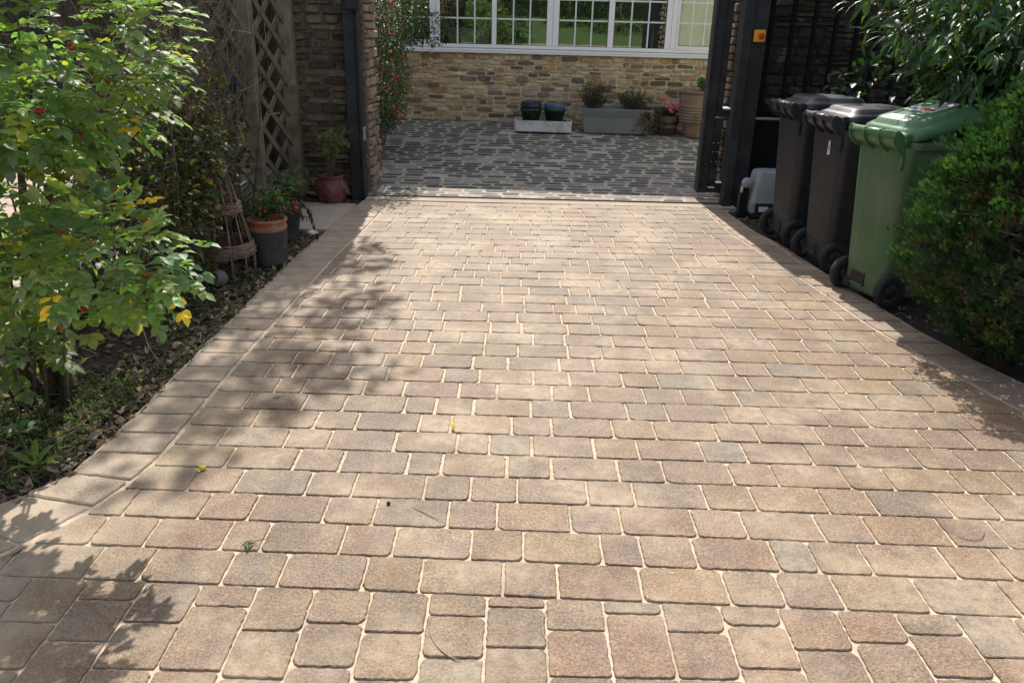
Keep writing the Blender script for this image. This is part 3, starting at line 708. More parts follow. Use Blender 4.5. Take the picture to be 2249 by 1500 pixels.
# ---- gate motor ----
mo = empty('gate_motor', (2.20, 6.92, 0), 'light grey ribbed gate motor box on the soil beside the first bin', 'gate motor')
def rrect(w, d_, r, z, cx=0, cy=0, n=5, sk=0):
    P = []
    for (sx_, sy_, a0) in ((1, 1, 0), (-1, 1, 90), (-1, -1, 180), (1, -1, 270)):
        for i in range(n+1):
            a_ = radians(a0+90*i/n); P.append((cx+sx_*(w/2-r)+r*cos(a_), cy+sy_*(d_/2-r)+r*sin(a_), z))
    return P
b = MB(); b.loft([rrect(.33, .24, .02, .0), rrect(.33, .24, .02, .13)], 'motordark'); b.obj('base', mo)
b = MB()
pr_ = [(.352, .262, .03), (.345, .255, .12), (.335, .25, .134), (.325, .245, .205), (.318, .238, .207), (.32, .24, .21), (.305, .23, .285), (.298, .223, .287), (.3, .226, .29), (.285, .215, .355), (.265, .20, .378), (.20, .15, .388)]
b.loft([rrect(w, d_, .035, z) for w, d_, z in pr_[1:]], 'motor', True, True, False)
b.box(-.174, -.135, -.131, .12, .035, .128, 'motor', .004); b.obj('cover', mo)
b = MB(); b.box(-.10, -.02, -.1235, -.1205, .045, .09, 'white', .001); b.obj('lock_flap', mo)

# ================= BINS =================
def bin_(name, loc, rz, body, lidm, label, tilt, hz=1.04, group='wheelie bins beside the drive'):
    """local: +x away from handle (into the bin), y = width. handle at -x"""
    e = empty(name, loc, label, 'wheelie bin', rz, group); e.scale = (1, 1, hz)
    def ring(z, t):
        w = .345+(.42-.345)*t; dd = .36+(.45-.36)*t; x0 = -.03-.05*t
        return rrect(dd, w, .055, z, x0+dd/2, 0)
    b = MB(); rings = [ring(.04, -.06), ring(.055, -.02)]+[ring(.075+(.90-.075)*i/8, i/8) for i in range(1, 9)]
    b.loft(rings, body, True, False, True)
    # rim flange
    b.loft([rrect(.45, .42, .055, .885, .195), rrect(.485, .455, .06, .89, .195), rrect(.49, .46, .06, .93, .195), rrect(.45, .42, .055, .932, .195), rrect(.34, .31, .05, .60, .195)], body, False, False, False)
    b.obj('body', e)
    b = MB(); b.box(-.040, .02, -.02, .10, .075, .155, 'gasket', .003); b.box(-.046, 0, -.015, .095, .075, .084, lidm, .002); b.box(-.0425, .02, .101, .16, .04, .10, 'gasket', .003); b.obj('lifting_recess_shade', e)  # proud black blocks put the recess shade into colour, no hollow
    # skirt at the handle side with fins
    b = MB(); sec = [(-.07, .93), (-.075, .90), (-.09, .885), (-.115, .895), (-.145, .92), (-.155, .955)]
    n = 14; rows_ = []
    for (x, z) in sec: rows_.append([(x, -.175+.35*i/n, z) for i in range(n+1)])
    R = [[b.vert(p) for p in r] for r in rows_]
    for A, B in zip(R, R[1:]):
        for k in range(n): b.face((A[k], A[k+1], B[k+1], B[k]), lidm, True)
    fin = [(-.06, .93), (-.06, .87), (-.08, .862), (-.10, .868), (-.135, .89), (-.162, .925), (-.172, .96), (-.162, .985), (-.145, .99), (-.12, .98)]
    for y in (-.182, -.06, .06, .182):
        b.loft([[(x, y-.004, z) for x, z in fin], [(x, y+.004, z) for x, z in fin]], lidm)
    b.box(-.09, -.07, -.19, -.165, .78, .86, lidm, .003)
    b.obj('handle_bracket', e)
    b = MB(); b.tube([(-.145, -.192, .965), (-.145, .192, .965)], .021, lidm, 14); b.obj('handle', e)
    for y in (-.205, .205):
        wh = MB(); T = Matrix.Translation((.0, y*.98, .1)) @ Matrix.Rotation(radians(90), 4, 'X')
        wh.lathe([(.062, -.022), (.092, -.026), (.1, -.016), (.1, .016), (.092, .026), (.062, .022)], 'rubber', 30)
        wh.v = [tuple(T @ Vector(v)) for v in wh.v]; w_ = wh.obj('wheel', e)
        rm = MB(); rm.lathe([(.001, -.010), (.03, -.018), (.032, -.012), (.061, -.012), (.0625, -.02), (.0625, .02), (.061, .012), (.032, .012), (.03, .018), (.001, .010)], 'motordark', 24)
        rm.v = [tuple(T @ Vector(v)) for v in rm.v]; rm.obj('rim', w_)
    b = MB(); b.tube([(.0, -.19, .1), (.0, .19, .1)], .012, 'galv', 8); b.obj('axle', e)
    # lid
    b = MB(); L = .60
    def lr(dl, w, z, r=.07, c=.22): return rrect(dl*.84, w*.885, r, z, c, 0, 6)
    b.loft([lr(.60, .52, -.035), lr(.61, .53, -.03), lr(.61, .53, -.005), lr(.585, .505, .012), lr(.54, .46, .022), lr(.50, .42, .030, .06), lr(.47, .39, .048, .05), lr(.43, .35, .054, .05), lr(.22, .15, .060, .04)], lidm, True, True, True)
    b.box(-.075, -.03, -.2, .2, -.03, .012, lidm, .006)
    b.box(.46, .52, -.07, .07, -.028, .008, lidm, .006)
    lo = b.obj('lid', e); lo.location = (-.03, 0, .972); lo.rotation_euler = (0, -radians(tilt), 0)
    return e, lo
rz = lambda nx, ny: atan2(-ny, -nx)     # handle outward normal -> rotation of +x inwards
bin_('wheelie_bin', (2.07, 6.03, -.01), radians(7), 'binblack', 'binblacklid', 'charcoal wheelie bin farthest back, next to the grey gate motor', -1, 1.06)
b2, l2 = bin_('wheelie_bin', (2.125, 5.40, -.01), radians(9), 'binblack', 'binblacklid', 'middle charcoal wheelie bin with a small white tag on its back', 1)
b3, l3 = bin_('wheelie_bin', (2.165, 4.68, -.01), radians(17), 'bingreen', 'bingreenlid', 'green wheelie bin with raised green lid and a paper sticker', 13)
b = MB(); b.loft([[(-.079, -.065, .74), (-.079, -.035, .735), (-.079, -.035, .82), (-.079, -.05, .825)], [(-.074, -.065, .74), (-.074, -.035, .735), (-.074, -.035, .82), (-.074, -.05, .825)]][::-1], 'white'); b.box(-.0805, -.0792, -.053, -.046, .765, .795, 'gasket'); o_ = b.obj('tag', b2)
for sc_ in (l3,):
    k_ = MB(); k_.box(.17, .37, -.11, .11, .0605, .0625, 'sticker'); 
    k_.v = [(v[0], v[1], v[2]) for v in k_.v]; st = k_.obj('sticker', l3)
    k_ = MB(); k_.box(.24, .355, .03, .10, .0628, .0632, 'greenpatch'); k_.box(.20, .225, -.09, .02, .0628, .0632, 'redbtn'); k_.box(.20, .225, .025, .09, .0628, .0632, 'blue')
    for i in range(4): k_.box(.25+i*.035, .262+i*.035, -.10, .0, .0628, .0632, 'seam')
    k_.obj('print', st)
    k_ = MB(); k_.loft([[(.05+.012*cos(i/8*pi), -.09+.18*i/8, .0545) for i in range(9)]+[(.085+.012*cos(i/8*pi), -.09+.18*i/8, .0605) for i in range(8, -1, -1)], [(.05+.012*cos(i/8*pi), -.09+.18*i/8, .0565) for i in range(9)]+[(.085+.012*cos(i/8*pi), -.09+.18*i/8, .0625) for i in range(8, -1, -1)]], 'motor'); k_.obj('reflective_strip', l3)

# ================= VEGETATION HELPERS =================
UP = Vector((0, 0, 1)); SUNV = sd
def vary(col, a=.25):
    k = U(1-a, 1+a); return (col[0]*k*U(.85, 1.15), col[1]*k, col[2]*k*U(.8, 1.2))
def pick(pal, wts):
    return vary(RND.choices(pal, wts)[0])
def in_ell(c, r, shell=.35):
    v = rv().normalized(); t = (1-shell*RND.random()**1.3) if RND.random() < .75 else RND.random()**.4
    return Vector((c[0]+v.x*r[0]*t, c[1]+v.y*r[1]*t, c[2]+v.z*r[2]*t)), v
def bez(a, b, c, n):
    a, b, c = Vector(a), Vector(b), Vector(c)
    return [a.lerp(b, t).lerp(b.lerp(c, t), t) for t in [i/n for i in range(n+1)]]
def compound(mb, p, d, n, Lr, L, Wd, pal, wts, mat='leaf', stem='twig'):
    side = d.cross(UP)
    if side.length < .1: side = Vector((1, 0, 0))
    side.normalize(); nrm = (side.cross(d)).normalized()
    if nrm.z < 0: nrm = -nrm
    nrm = (nrm+rv()*.35).normalized(); col0 = pick(pal, wts)
    q = p+d*Lr-UP*(Lr*.25)
    pts = bez(p, p+d*(Lr*.6), q, n//2)
    for i in range(1, len(pts)):
        for sgn in (-1, 1):
            ld = (side*sgn*.85+d*.55+rv()*.18).normalized()
            c = col0 if RND.random() < .9 else pick(pal, wts)
            mb.leaf(pts[i]-d*.004, ld, (nrm+rv()*.25).normalized(), L*U(.8, 1.1), Wd*U(.8, 1.15), vary(c, .12), mat, U(.05, .3), U(.1, .4))
    mb.leaf(pts[-1], (d-UP*.15+rv()*.1).normalized(), nrm, L*1.15, Wd*1.1, vary(col0, .1), mat, .15, .25)

# ---- rose bush ----
RG = [(.15, .225, .10), (.19, .27, .14), (.13, .20, .095), (.20, .28, .085), (.58, .46, .06), (.34, .35, .08)]
RW = [5, 4, 4, 3, .35, .6]
rose = empty('rose_bush', (-1.9, 2.95, 0), 'big green rose bush dotted with red hips overhanging the left edging', 'rose bush')
def rel(o, e):
    o.location = (-e.location[0], -e.location[1], -e.location[2]); return o
fo = MB(); st = MB(); hips = []
EL = [((-1.66, 2.70, 1.50), (.56, .52, .46), 860, .3), ((-1.26, 2.38, .83), (.23, .22, .19), 150, .8), ((-1.80, 2.62, .95), (.34, .36, .45), 360, .4), ((-1.98, 2.85, .5), (.28, .3, .32), 170, .5), ((-1.60, 2.55, 1.12), (.22, .3, .25), 70, .5)]
base = Vector((-1.95, 3.0, 0))
for c_, r_, n_, sh in EL:
    nc = max(2, n_//130); tips = []
    for i in range(nc):
        tip, v = in_ell(c_, r_, .3); b0 = base+Vector((U(-.12, .12), U(-.12, .12), -.03))
        mid = b0.lerp(tip, .45)+Vector((U(-.05, .05), U(-.05, .05), U(.25, .5)))
        pth = bez(b0, mid, tip, 9); st.tube(pth, [.008-.0007*k for k in range(10)], 'bark', 5); tips.append(pth)
    for i in range(n_):
        p, v = in_ell(c_, r_, .45)
        dd = (v*.6+rv()*.7+Vector((.25, -.35, .05))).normalized()
        tw = rv()*.02; pb = p-dd*U(.03, .08)-UP*.02
        st.tube([pb, p], .0013, 'twig', 3, False)
        compound(fo, p, dd, 6 if RND.random() < .6 else 4, .075, .044, .032, RG, RW)
        if RND.random() < .065: hips.append((p+dd*.02+UP*.01, dd))
for pth in (((-1.93, 3.02, -.03), (-1.9, 2.9, .4), (-1.72, 2.72, .8), (-1.6, 2.6, 1.2)), ((-1.98, 3.05, -.03), (-2.05, 2.9, .35), (-1.95, 2.7, .75)), ((-1.88, 3.0, -.02), (-1.8, 3.0, .45), (-1.66, 2.8, .95))):
    st.tube([Vector(p) for p in pth], [.024, .019, .014, .009][:len(pth)], 'bark', 8)
rel(st.obj('stem', rose), rose); rel(fo.obj('foliage', rose), rose)
h = MB(); h.lathe([(.001, -.012), (.006, -.010), (.0095, -.003), (.0095, .003), (.006, .010), (.003, .012), (.0045, .017), (.001, .018)], 'hip', 10); h0 = h.obj('rose_hip', rose)
RND.shuffle(hips); hips = hips[:95]
for i, (p, dd) in enumerate(hips):
    o = h0 if i == 0 else h0.copy()
    if i: SC.collection.objects.link(o); o.parent = rose
    o.location = p-rose.location; o.rotation_euler = (U(1.2, 2.2), 0, U(0, 6.3)); k_ = U(.9, 1.25); o.scale = (k_, k_, k_*U(1, 1.25))

def scatter(mb, ells, dens, L, Wd, pal, wts, mat='leaf', simple=False, droop=.2, out=.6, lean=Vector((0, -.2, .1)), clus=1):
    for c_, r_, n_ in ells:
        for i in range(int(n_*dens)):
            p, v = in_ell(c_, r_, .4); base_d = (v*out+rv()*.7+lean-UP*droop).normalized()
            for q in range(clus):
                dd = (base_d+rv()*.75).normalized() if clus > 1 else base_d
                mb.leaf(p+rv()*.01, dd, (UP+rv()*.7).normalized(), L*U(.65, 1.2), Wd*U(.7, 1.2), pick(pal, wts), mat, U(.05, .35), U(.1, .5), simple)
def twigs(mb, c_, r_, n_, L, rad, mat='twig', up=.6):
    for i in range(n_):
        p, v = in_ell(c_, r_, .8); d_ = (rv()+UP*up).normalized()*U(.5, 1)*L; m_ = p+d_*.5+rv()*L*.18
        mb.tube([p, m_, p+d_+rv()*L*.1], [rad, rad*.75, rad*.3], mat, 4, False)

# ---- tree leaning over from the left (its crown is above the view) ----
tr = empty('tall_tree', (-2.45, 8.3, 0), 'tree trunk rising behind the trellis corner, its crown high above the view', 'tree')
b = MB(); b.tube(bez((-2.45, 8.3, -.05), (-2.42, 8.5, 2.5), (-2.0, 9.2, 4.8), 12), [.085-.004*i for i in range(13)], 'bark', 10)
for i in range(18):
    a_ = Vector((-2.25+U(-.1, .2), 8.9+U(-.2, .2), U(3.2, 4.7))); e_ = Vector((U(-2.6, -1.3), U(7.9, 10.6), U(4.7, 6.0))); b.tube(bez(a_, a_.lerp(e_, .5)+UP*.2, e_, 5), [.03, .024, .018, .012, .008, .004], 'bark', 5)
rel(b.obj('trunk', tr), tr)
b = MB(); cl_ = []
for i in range(27): cl_.append(((U(-2.2, -1.25), U(8.3, 10.6), U(5.0, 5.8)), (U(.16, .34), U(.2, .42), U(.12, .2)), RND.randint(40, 85)))
cl_ += [((-1.2, 9.3, 5.4), (.2, .3, .12), 60), ((-1.05, 8.4, 5.2), (.18, .2, .12), 45), ((-1.7, 7.6, 5.2), (.3, .3, .15), 90)]
scatter(b, cl_, 1, .12, .065, RG, RW, 'leaf', True)
rel(b.obj('crown', tr), tr)

# ---- bare climbing shrub between rose and trellis ----
cs = empty('climbing_shrub', (-2.05, 4.7, 0), 'tangled half-bare shrub with small yellowing leaves behind the wicker obelisk', 'shrub')
b = MB(); twigs(b, (-2.1, 4.7, .6), (.42, .9, .7), 900, .22, .0022, 'twig', .3); twigs(b, (-2.2, 5.8, 1.1), (.32, .8, .7), 1100, .26, .0026, 'twig', .5); twigs(b, (-2.05, 4.6, .9), (.35, .8, .5), 600, .22, .0026, 'bark', .3)
twigs(b, (-2.1, 5.2, .9), (.35, .8, .6), 80, .3, .0022, 'palestem', .2)
for i in range(26):
    p0 = Vector((U(-2.3, -1.9), U(4.0, 6.2), 0)); p1 = p0+Vector((U(-.2, .3), U(-.5, .5), U(.9, 1.7))); b.tube(bez(p0, p0.lerp(p1, .5)+rv()*.15, p1, 6), [.009-.001*k for k in range(7)], 'bark', 5)
b.tube([(-2.15, 6.3, .55), (-2.2, 6.25, .8), (-2.18, 6.2, 1.05), (-2.2, 6.15, 1.25), (-2.1, 6.2, 1.42), (-1.98, 6.3, 1.40)], [.010, .009, .009, .008, .006, .003], 'palestem', 6)
b.tube([(-2.12, 6.5, .62), (-2.02, 6.45, .70), (-1.96, 6.42, .80), (-1.86, 6.4, .82)], [.007, .006, .005, .003], 'palestem', 6)
rel(b.obj('stem', cs), cs)
CG = [(.05, .09, .03), (.03, .055, .02), (.15, .16, .045), (.06, .028, .016), (.34, .28, .05), (.032, .019, .012)]
b = MB(); scatter(b, [((-2.05, 4.3, .45), (.36, .6, .6), 3200), ((-2.08, 5.0, .7), (.33, .8, .65), 2600), ((-2.25, 5.9, 1.1), (.25, .6, .6), 350)], 1, .042, .026, CG, [4, 4, 2, 3, .4, 4], 'leaf')
scatter(b, [((-1.93, 4.55, .72), (.22, .35, .35), 330), ((-1.84, 4.70, .80), (.15, .14, .26), 190), ((-1.95, 4.66, .35), (.12, .12, .25), 120)], 1, .045, .028, CG, [4, 3, 3, 2, .4, 2], 'leaf')
scatter(b, [((-1.98, 4.6, .95), (.25, .5, .25), 170)], 1, .05, .03, [(.14, .17, .035), (.08, .12, .03)], [1, 1], 'leaf')
rel(b.obj('foliage', cs), cs)

# ---- pyracantha in courtyard ----
py_ = empty('firethorn_shrub', (-1.75, 9.2, ramp_z(9.2)), 'tall firethorn shrub with orange-red berries beside the house window', 'shrub')
PE = [((-1.42, 9.2, 1.65), (.42, .85, .55), 4200), ((-1.58, 9.3, .85), (.36, .8, .6), 3800), ((-1.76, 9.0, .5), (.36, .7, .45), 2200), ((-1.10, 9.9, 1.42), (.36, .3, .2), 650), ((-1.33, 8.6, 1.2), (.15, .3, .55), 700)]
b = MB(); scatter(b, PE, 1, .046, .020, [(.06, .11, .045), (.04, .08, .04), (.13, .18, .06), (.2, .21, .08)], [5, 5, 2, .7], 'leafgloss', True)
rel(b.obj('foliage', py_), py_)
b = MB(); twigs(b, (-1.5, 9.2, 1.2), (.4, .8, .9), 240, .3, .003); twigs(b, (-1.0, 9.9, 1.42), (.36, .3, .16), 40, .3, .002)
for i in range(7): b.tube(bez((-1.8+U(-.1, .1), 9.2+U(-.2, .2), .05), (-1.7, 9.2, .8), (U(-1.8, -1.2), U(8.8, 9.8), U(1.2, 1.9)), 6), [.02-.002*k for k in range(7)], 'bark', 6)
rel(b.obj('stem', py_), py_)
def berry_ball(b, q, s_):
    V = [b.vert(q+Vector(v)*s_) for v in ((1, 0, 0), (-1, 0, 0), (0, 1, 0), (0, -1, 0), (0, 0, 1), (0, 0, -1))]
    for f in ((0, 2, 4), (2, 1, 4), (1, 3, 4), (3, 0, 4), (2, 0, 5), (1, 2, 5), (3, 1, 5), (0, 3, 5)): b.face([V[j] for j in f], 'berry', True)
for i in range(80):
    c0 = Vector((U(-1.60, -1.2), U(8.35, 8.8), U(.35, 1.75)))
    if c0.z < .8 and RND.random() < .5: continue
    b = MB()
    for k in range(RND.randint(6, 16)): berry_ball(b, c0+rv()*.022, .0072)
    rel(b.obj('berry_cluster', py_), py_)

# ---- conifer at right ----
cf = empty('conifer_shrub', (2.63, 3.75, 0), 'dense green conifer shrub beside the green bin, browning near its foot', 'conifer')
b = MB(); prof = [(0, .26), (.12, .40), (.3, .55), (.45, .64), (.75, .64), (1.0, .57), (1.2, .42), (1.36, .24), (1.5, .05)]
def prad(z):
    for (a0, r0), (a1, r1) in zip(prof, prof[1:]):
        if z <= a1: return r0+(r1-r0)*(z-a0)/(a1-a0)
    return .02
def spray(p, outv, col, Ls, wd):
    dd = (outv*.8+UP*U(.0, .8)+rv()*.4).normalized(); pn_ = (UP*.4+rv()).normalized(); sd_ = dd.cross(pn_).normalized()
    for k in range(3):
        o_ = p+dd*(Ls*(.15+.28*k))
        for sg_ in (-1, 1): b.leaf(o_, (dd*.8+sd_*sg_*.65).normalized(), pn_, Ls*(.6-.13*k), wd, vary(col, .15), 'conifer', .1, .1, True)
    b.leaf(p, dd, pn_, Ls*1.25, wd, vary(col, .1), 'conifer', .15, .1, True)
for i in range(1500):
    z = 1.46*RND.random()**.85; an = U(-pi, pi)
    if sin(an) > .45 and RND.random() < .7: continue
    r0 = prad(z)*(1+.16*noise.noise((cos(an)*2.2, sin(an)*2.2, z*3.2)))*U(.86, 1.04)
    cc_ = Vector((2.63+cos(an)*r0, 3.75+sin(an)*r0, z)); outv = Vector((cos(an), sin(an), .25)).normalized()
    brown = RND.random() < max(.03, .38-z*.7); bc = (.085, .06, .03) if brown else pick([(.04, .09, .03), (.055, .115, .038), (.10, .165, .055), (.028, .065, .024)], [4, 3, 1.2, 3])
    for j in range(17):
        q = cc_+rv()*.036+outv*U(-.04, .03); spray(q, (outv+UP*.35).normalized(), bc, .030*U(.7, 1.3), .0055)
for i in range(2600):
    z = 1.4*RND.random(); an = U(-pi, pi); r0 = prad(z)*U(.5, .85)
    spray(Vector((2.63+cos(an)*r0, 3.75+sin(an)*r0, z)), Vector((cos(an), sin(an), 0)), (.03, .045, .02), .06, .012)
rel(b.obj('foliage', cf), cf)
b = MB(); b.tube([(2.66, 3.78, -.05), (2.65, 3.77, .5), (2.63, 3.75, 1.3)], [.05, .04, .012], 'bark', 9)
for i in range(150):
    z = U(.03, 1.2); an = U(0, 6.28); r0 = prad(z)*.85; b.tube([(2.64, 3.76, z), (2.64+cos(an)*r0, 3.76+sin(an)*r0, z+U(0, .15))], [.006, .0015], 'bark', 4, False)
rel(b.obj('trunk', cf), cf)

# ---- long-leaved shrub above bins ----
ws = empty('long_leaved_shrub', (3.1, 5.3, 0), 'shrub with long narrow leaves arching over the three bins', 'shrub')
b = MB(); s_ = MB(); LG = [(.03, .075, .025), (.045, .10, .03), (.02, .05, .02), (.10, .17, .03), (.25, .19, .05)]
br = []
for i in range(270):
    c_, r_ = RND.choice([((2.5, 5.0, 1.72), (.62, .75, .34)), ((2.65, 4.7, 1.5), (.5, .7, .35)), ((2.9, 6.5, 2.5), (.75, .9, .4)), ((3.15, 5.5, 2.65), (.6, .7, .3)), ((3.4, 5.6, 2.4), (.8, .9, .4)), ((2.95, 4.9, 1.2), (.45, .8, .4)), ((2.6, 5.3, 1.95), (.9, .7, .25))])  # upper clumps added above the view to shade wall, bins and conifer
    tip, v = in_ell(c_, r_, .3); b0 = Vector((3.1+U(-.15, .15), 5.3+U(-.2, .2), U(.3, 1.2))); md = b0.lerp(tip, .5)+UP*U(.15, .4)
    pth = bez(b0, md, tip, 8); s_.tube(pth, [.008-.0008*k for k in range(9)], 'bark', 5)
    for t in range(3, 9):
        for q in range(4):
            p = pth[t]+rv()*.05; dv = (pth[min(8, t+1)]-pth[t-1]).normalized()
            dd = (dv*.5+rv()*.6-UP*.45).normalized()
            b.leaf(p, dd, (UP*.6+rv()*.6+Vector((0, -.3, 0))).normalized(), .12*U(.6, 1.15), .027*U(.8, 1.2), pick(LG, [5, 4, 4, 2, .15]), 'leafgloss', U(.1, .5), U(.2, .5))
rel(b.obj('foliage', ws), ws); rel(s_.obj('stem', ws), ws)
# background shrubs at right
bs = empty('laurel_bush', (3.8, 5.6, 0), 'dark broad-leaved bush filling the shade behind the conifer', 'shrub')
b = MB(); scatter(b, [((2.75, 6.3, 1.05), (.4, .6, .35), 260), ((3.5, 5.5, 1.0), (.75, 1.3, 1.0), 1700), ((3.6, 3.9, 1.0), (.7, .9, 1.1), 1300), ((4.2, 6.5, 1.9), (1.2, 1.0, 1.0), 900)], 1, .10, .042, [(.018, .045, .016), (.025, .06, .02), (.04, .08, .025)], [4, 3, 1], 'leafgloss')
rel(b.obj('foliage', bs), bs)
b = MB()
for i in range(14): b.tube(bez((3.7+U(-.3, .3), 5.2+U(-1.2, 1), -.05), (3.6, 5.2, .7), (U(3.2, 4.2), U(3.8, 6.2), U(1, 1.7)), 5), [.025, .02, .016, .012, .008, .004], 'bark', 6)
rel(b.obj('stem', bs), bs)

# ---- hedges around the garden ----
def hedge(name, x0, x1, y0, y1, h, n, label, L=.14):
    e = empty(name, ((x0+x1)/2, (y0+y1)/2, 0), label, 'hedge'); b = MB()
    for i in range(n):
        f = RND.random(); z = U(.05, h)
        if f < .45: p = Vector((U(x0, x1), RND.choice((y0, y1))+U(-.15, .15), z))
        elif f < .75: p = Vector((RND.choice((x0, x1))+U(-.15, .15), U(y0, y1), z))
        else: p = Vector((U(x0, x1), U(y0, y1), h+U(-.2, .15)))
        p += Vector((noise.noise((p.y*.7, p.z, 1))*.3, noise.noise((p.x*.7, p.z, 5))*.3, 0))
        b.leaf(p, rv().normalized(), rv().normalized(), L*U(.7, 1.2), L*.55, pick([(.03, .06, .02), (.045, .085, .03), (.02, .045, .018)], [3, 3, 3]), 'leaf', .2, .3, True)
    rel(b.obj('foliage', e), e); b = MB(); b.box(x0+.25, x1-.25, y0+.25, y1-.25, -.2, h-.25, 'hedgecore'); rel(b.obj('branches', e), e)
M['hedgecore'] = simple('dense_hedge_inside', (.012, .018, .008), .95, .4, 9, .6, .05)
hedge('hedge', -7.5, -5.6, 1.0, 12, 2.6, 3600, 'clipped hedge across the path beyond the left flower bed')
hedge('hedge', -16, 16, -17, -15, 5.2, 6500, 'long hedge closing off the lawn seen mirrored in the windows', .3)
for i, (x, y, r_) in enumerate(((-2.6, -8.2, 1.1), (1.6, -11, 1.4), (4.6, -8.6, 1.2), (-.4, -12.8, 1.2))):
    z0_ = (-2-y)*.13; e = empty('garden_shrub', (x, y, z0_), ('round shrub on the lawn behind the viewer, mirrored in the window', 'larger shrub at the top of the lawn, mirrored in the window', 'spreading shrub on the lawn near the path, mirrored in the window', 'far shrub before the long hedge, mirrored in the window')[i], 'shrub'); b = MB()
    scatter(b, [((x, y, z0_+r_*.55), (r_, r_, r_*.7), 900)], 1, .16, .08, [(.03, .06, .02), (.06, .10, .03), (.12, .16, .05)], [3, 3, 1], 'leaf', True); rel(b.obj('foliage', e), e)
    b = MB(); b.tube([(0, 0, -.1), (.03, 0, r_*.4), (0, .05, r_*.8)], [.06, .05, .02], 'bark', 7); b.obj('trunk', e)
# ================= LEFT FENCES =================
def lattice(mb, A, B, z0, z1, sp, w, th, mat, frame=True):
    A = Vector((A[0], A[1], 0)); B = Vector((B[0], B[1], 0)); L = (B-A).length; ux = (B-A)/L; un = Vector((-ux.y, ux.x, 0)); Hh = z1-z0
    for s_, off in ((1, th*.55), (-1, -th*.55)):
        c_ = -Hh if s_ > 0 else 0; 
        k = c_ + RND.random()*sp*.2
        lim = L if s_ > 0 else L+Hh
        while k < lim:
            pts = []
            # line v = s*(u-k)
            if s_ > 0: ua, ub = max(0, k), min(L, k+Hh); va, vb = ua-k, ub-k
            else: ua, ub = max(0, k-Hh), min(L, k); va, vb = k-ua, k-ub
            if ub-ua > .02:
                p = A+ux*ua+UP*(z0+va)+un*off; q = A+ux*ub+UP*(z0+vb)+un*off; dv = (q-p).normalized(); sw = dv.cross(un).normalized()*w*.5; tn = un*th*.5
                mb.loft([[p+sw+tn, p-sw+tn, p-sw-tn, p+sw-tn], [q+sw+tn, q-sw+tn, q-sw-tn, q+sw-tn]], mat)
            k += sp
    if frame:
        for za, zb in ((z0-.02, z0+.015), (z1-.015, z1+.02)):
            p = A; q = B; tn = un*.02
            mb.loft([[p+tn+UP*za, p+tn+UP*zb, p-tn+UP*zb, p-tn+UP*za], [q+tn+UP*za, q+tn+UP*zb, q-tn+UP*zb, q-tn+UP*za]], mat)
        for P_ in (A+ux*.02, B-ux*.02):
            tn = un*.019; tu = ux*.018
            mb.loft([[P_+tn+tu+UP*z0, P_-tn+tu+UP*z0, P_-tn-tu+UP*z0, P_+tn-tu+UP*z0], [P_+tn+tu+UP*z1, P_-tn+tu+UP*z1, P_-tn-tu+UP*z1, P_+tn-tu+UP*z1]], mat)
FP = [(-2.01, 7.33), (-2.185, 6.76), (-2.5, 5.5)]
tf = empty('trellis_fence', (0, 0, 0), 'tall weathered lattice trellis fence with square posts left of the pier', 'trellis')
for (px, py), w_ in zip(FP, (.115, .115, .1)):
    b = MB(); b.box(px-w_/2, px+w_/2, py-.055, py+.055, -.1, 2.3, 'oldwood', .006); b.obj('post', tf)
for A_, B_ in zip(FP, FP[1:]):
    b = MB(); lattice(b, A_, B_, .06, 2.2, .255, .045, .014, 'trellis'); b.obj('lattice_panel', tf)
bf = empty('board_fence', (0, 0, 0), 'dark brown vertical board fence behind the trellis', 'fence')
b = MB(); y = 5.2
while y < 8.6:
    b.box(-2.86+U(-.005, .005), -2.835, y, y+.118, -.1, 2.3+U(-.01, .01), 'boards', .002); y += .124
x = -2.83
while x < -2.06: b.box(x, x+.118, 8.62+U(-.004, .004), 8.645, -.1, 2.3, 'boards', .002); x += .124
b.obj('boards', bf)
b = MB(); b.loft([[(-2.40+.02*sin(z*9), 6.85, z), (-2.30, 6.92+.02*sin(z*17), z), (-2.29+.03*sin(z*11), 7.0, z), (-2.38, 7.02, z)] for z in (.95, 1.0, 1.05, 1.12, 1.18)], 'blue', True, True, True)
tag(b.obj('tarpaulin'), 'bundled bright blue tarpaulin glimpsed behind the trellis', 'tarpaulin')
rf = empty('rustic_fence', (0, 0, 0), 'low rustic crossed-pole fence at the back of the flower bed under the rose', 'fence')
RP = [(-2.30, 2.3), (-2.38, 3.3), (-2.46, 4.4), (-2.5, 5.4)]
for (px, py) in RP:
    b = MB(); b.tube([(px, py, -.1), (px, py, .62)], .035, 'oldwood', 8); b.obj('post', rf)
for (ax, ay), (bx_, by) in zip(RP, RP[1:]):
    b = MB()
    n_ = 3
    for i in range(n_):
        t0 = i/n_; t1 = (i+1)/n_; p = lambda t, z, o: (ax+(bx_-ax)*t+o, ay+(by-ay)*t, z)
        b.tube([p(t0, .02, .02), p(t1, .56, .02)], .022, 'oldwood', 7); b.tube([p(t0, .56, -.025), p(t1, .02, -.025)], .022, 'oldwood', 7)
    b.tube([p(0, .58, 0), p(1, .58, 0)], .026, 'oldwood', 7); b.tube([p(0, .02, .05), p(1, .02, .05)], .026, 'oldwood', 7); b.obj('pole_panel', rf)

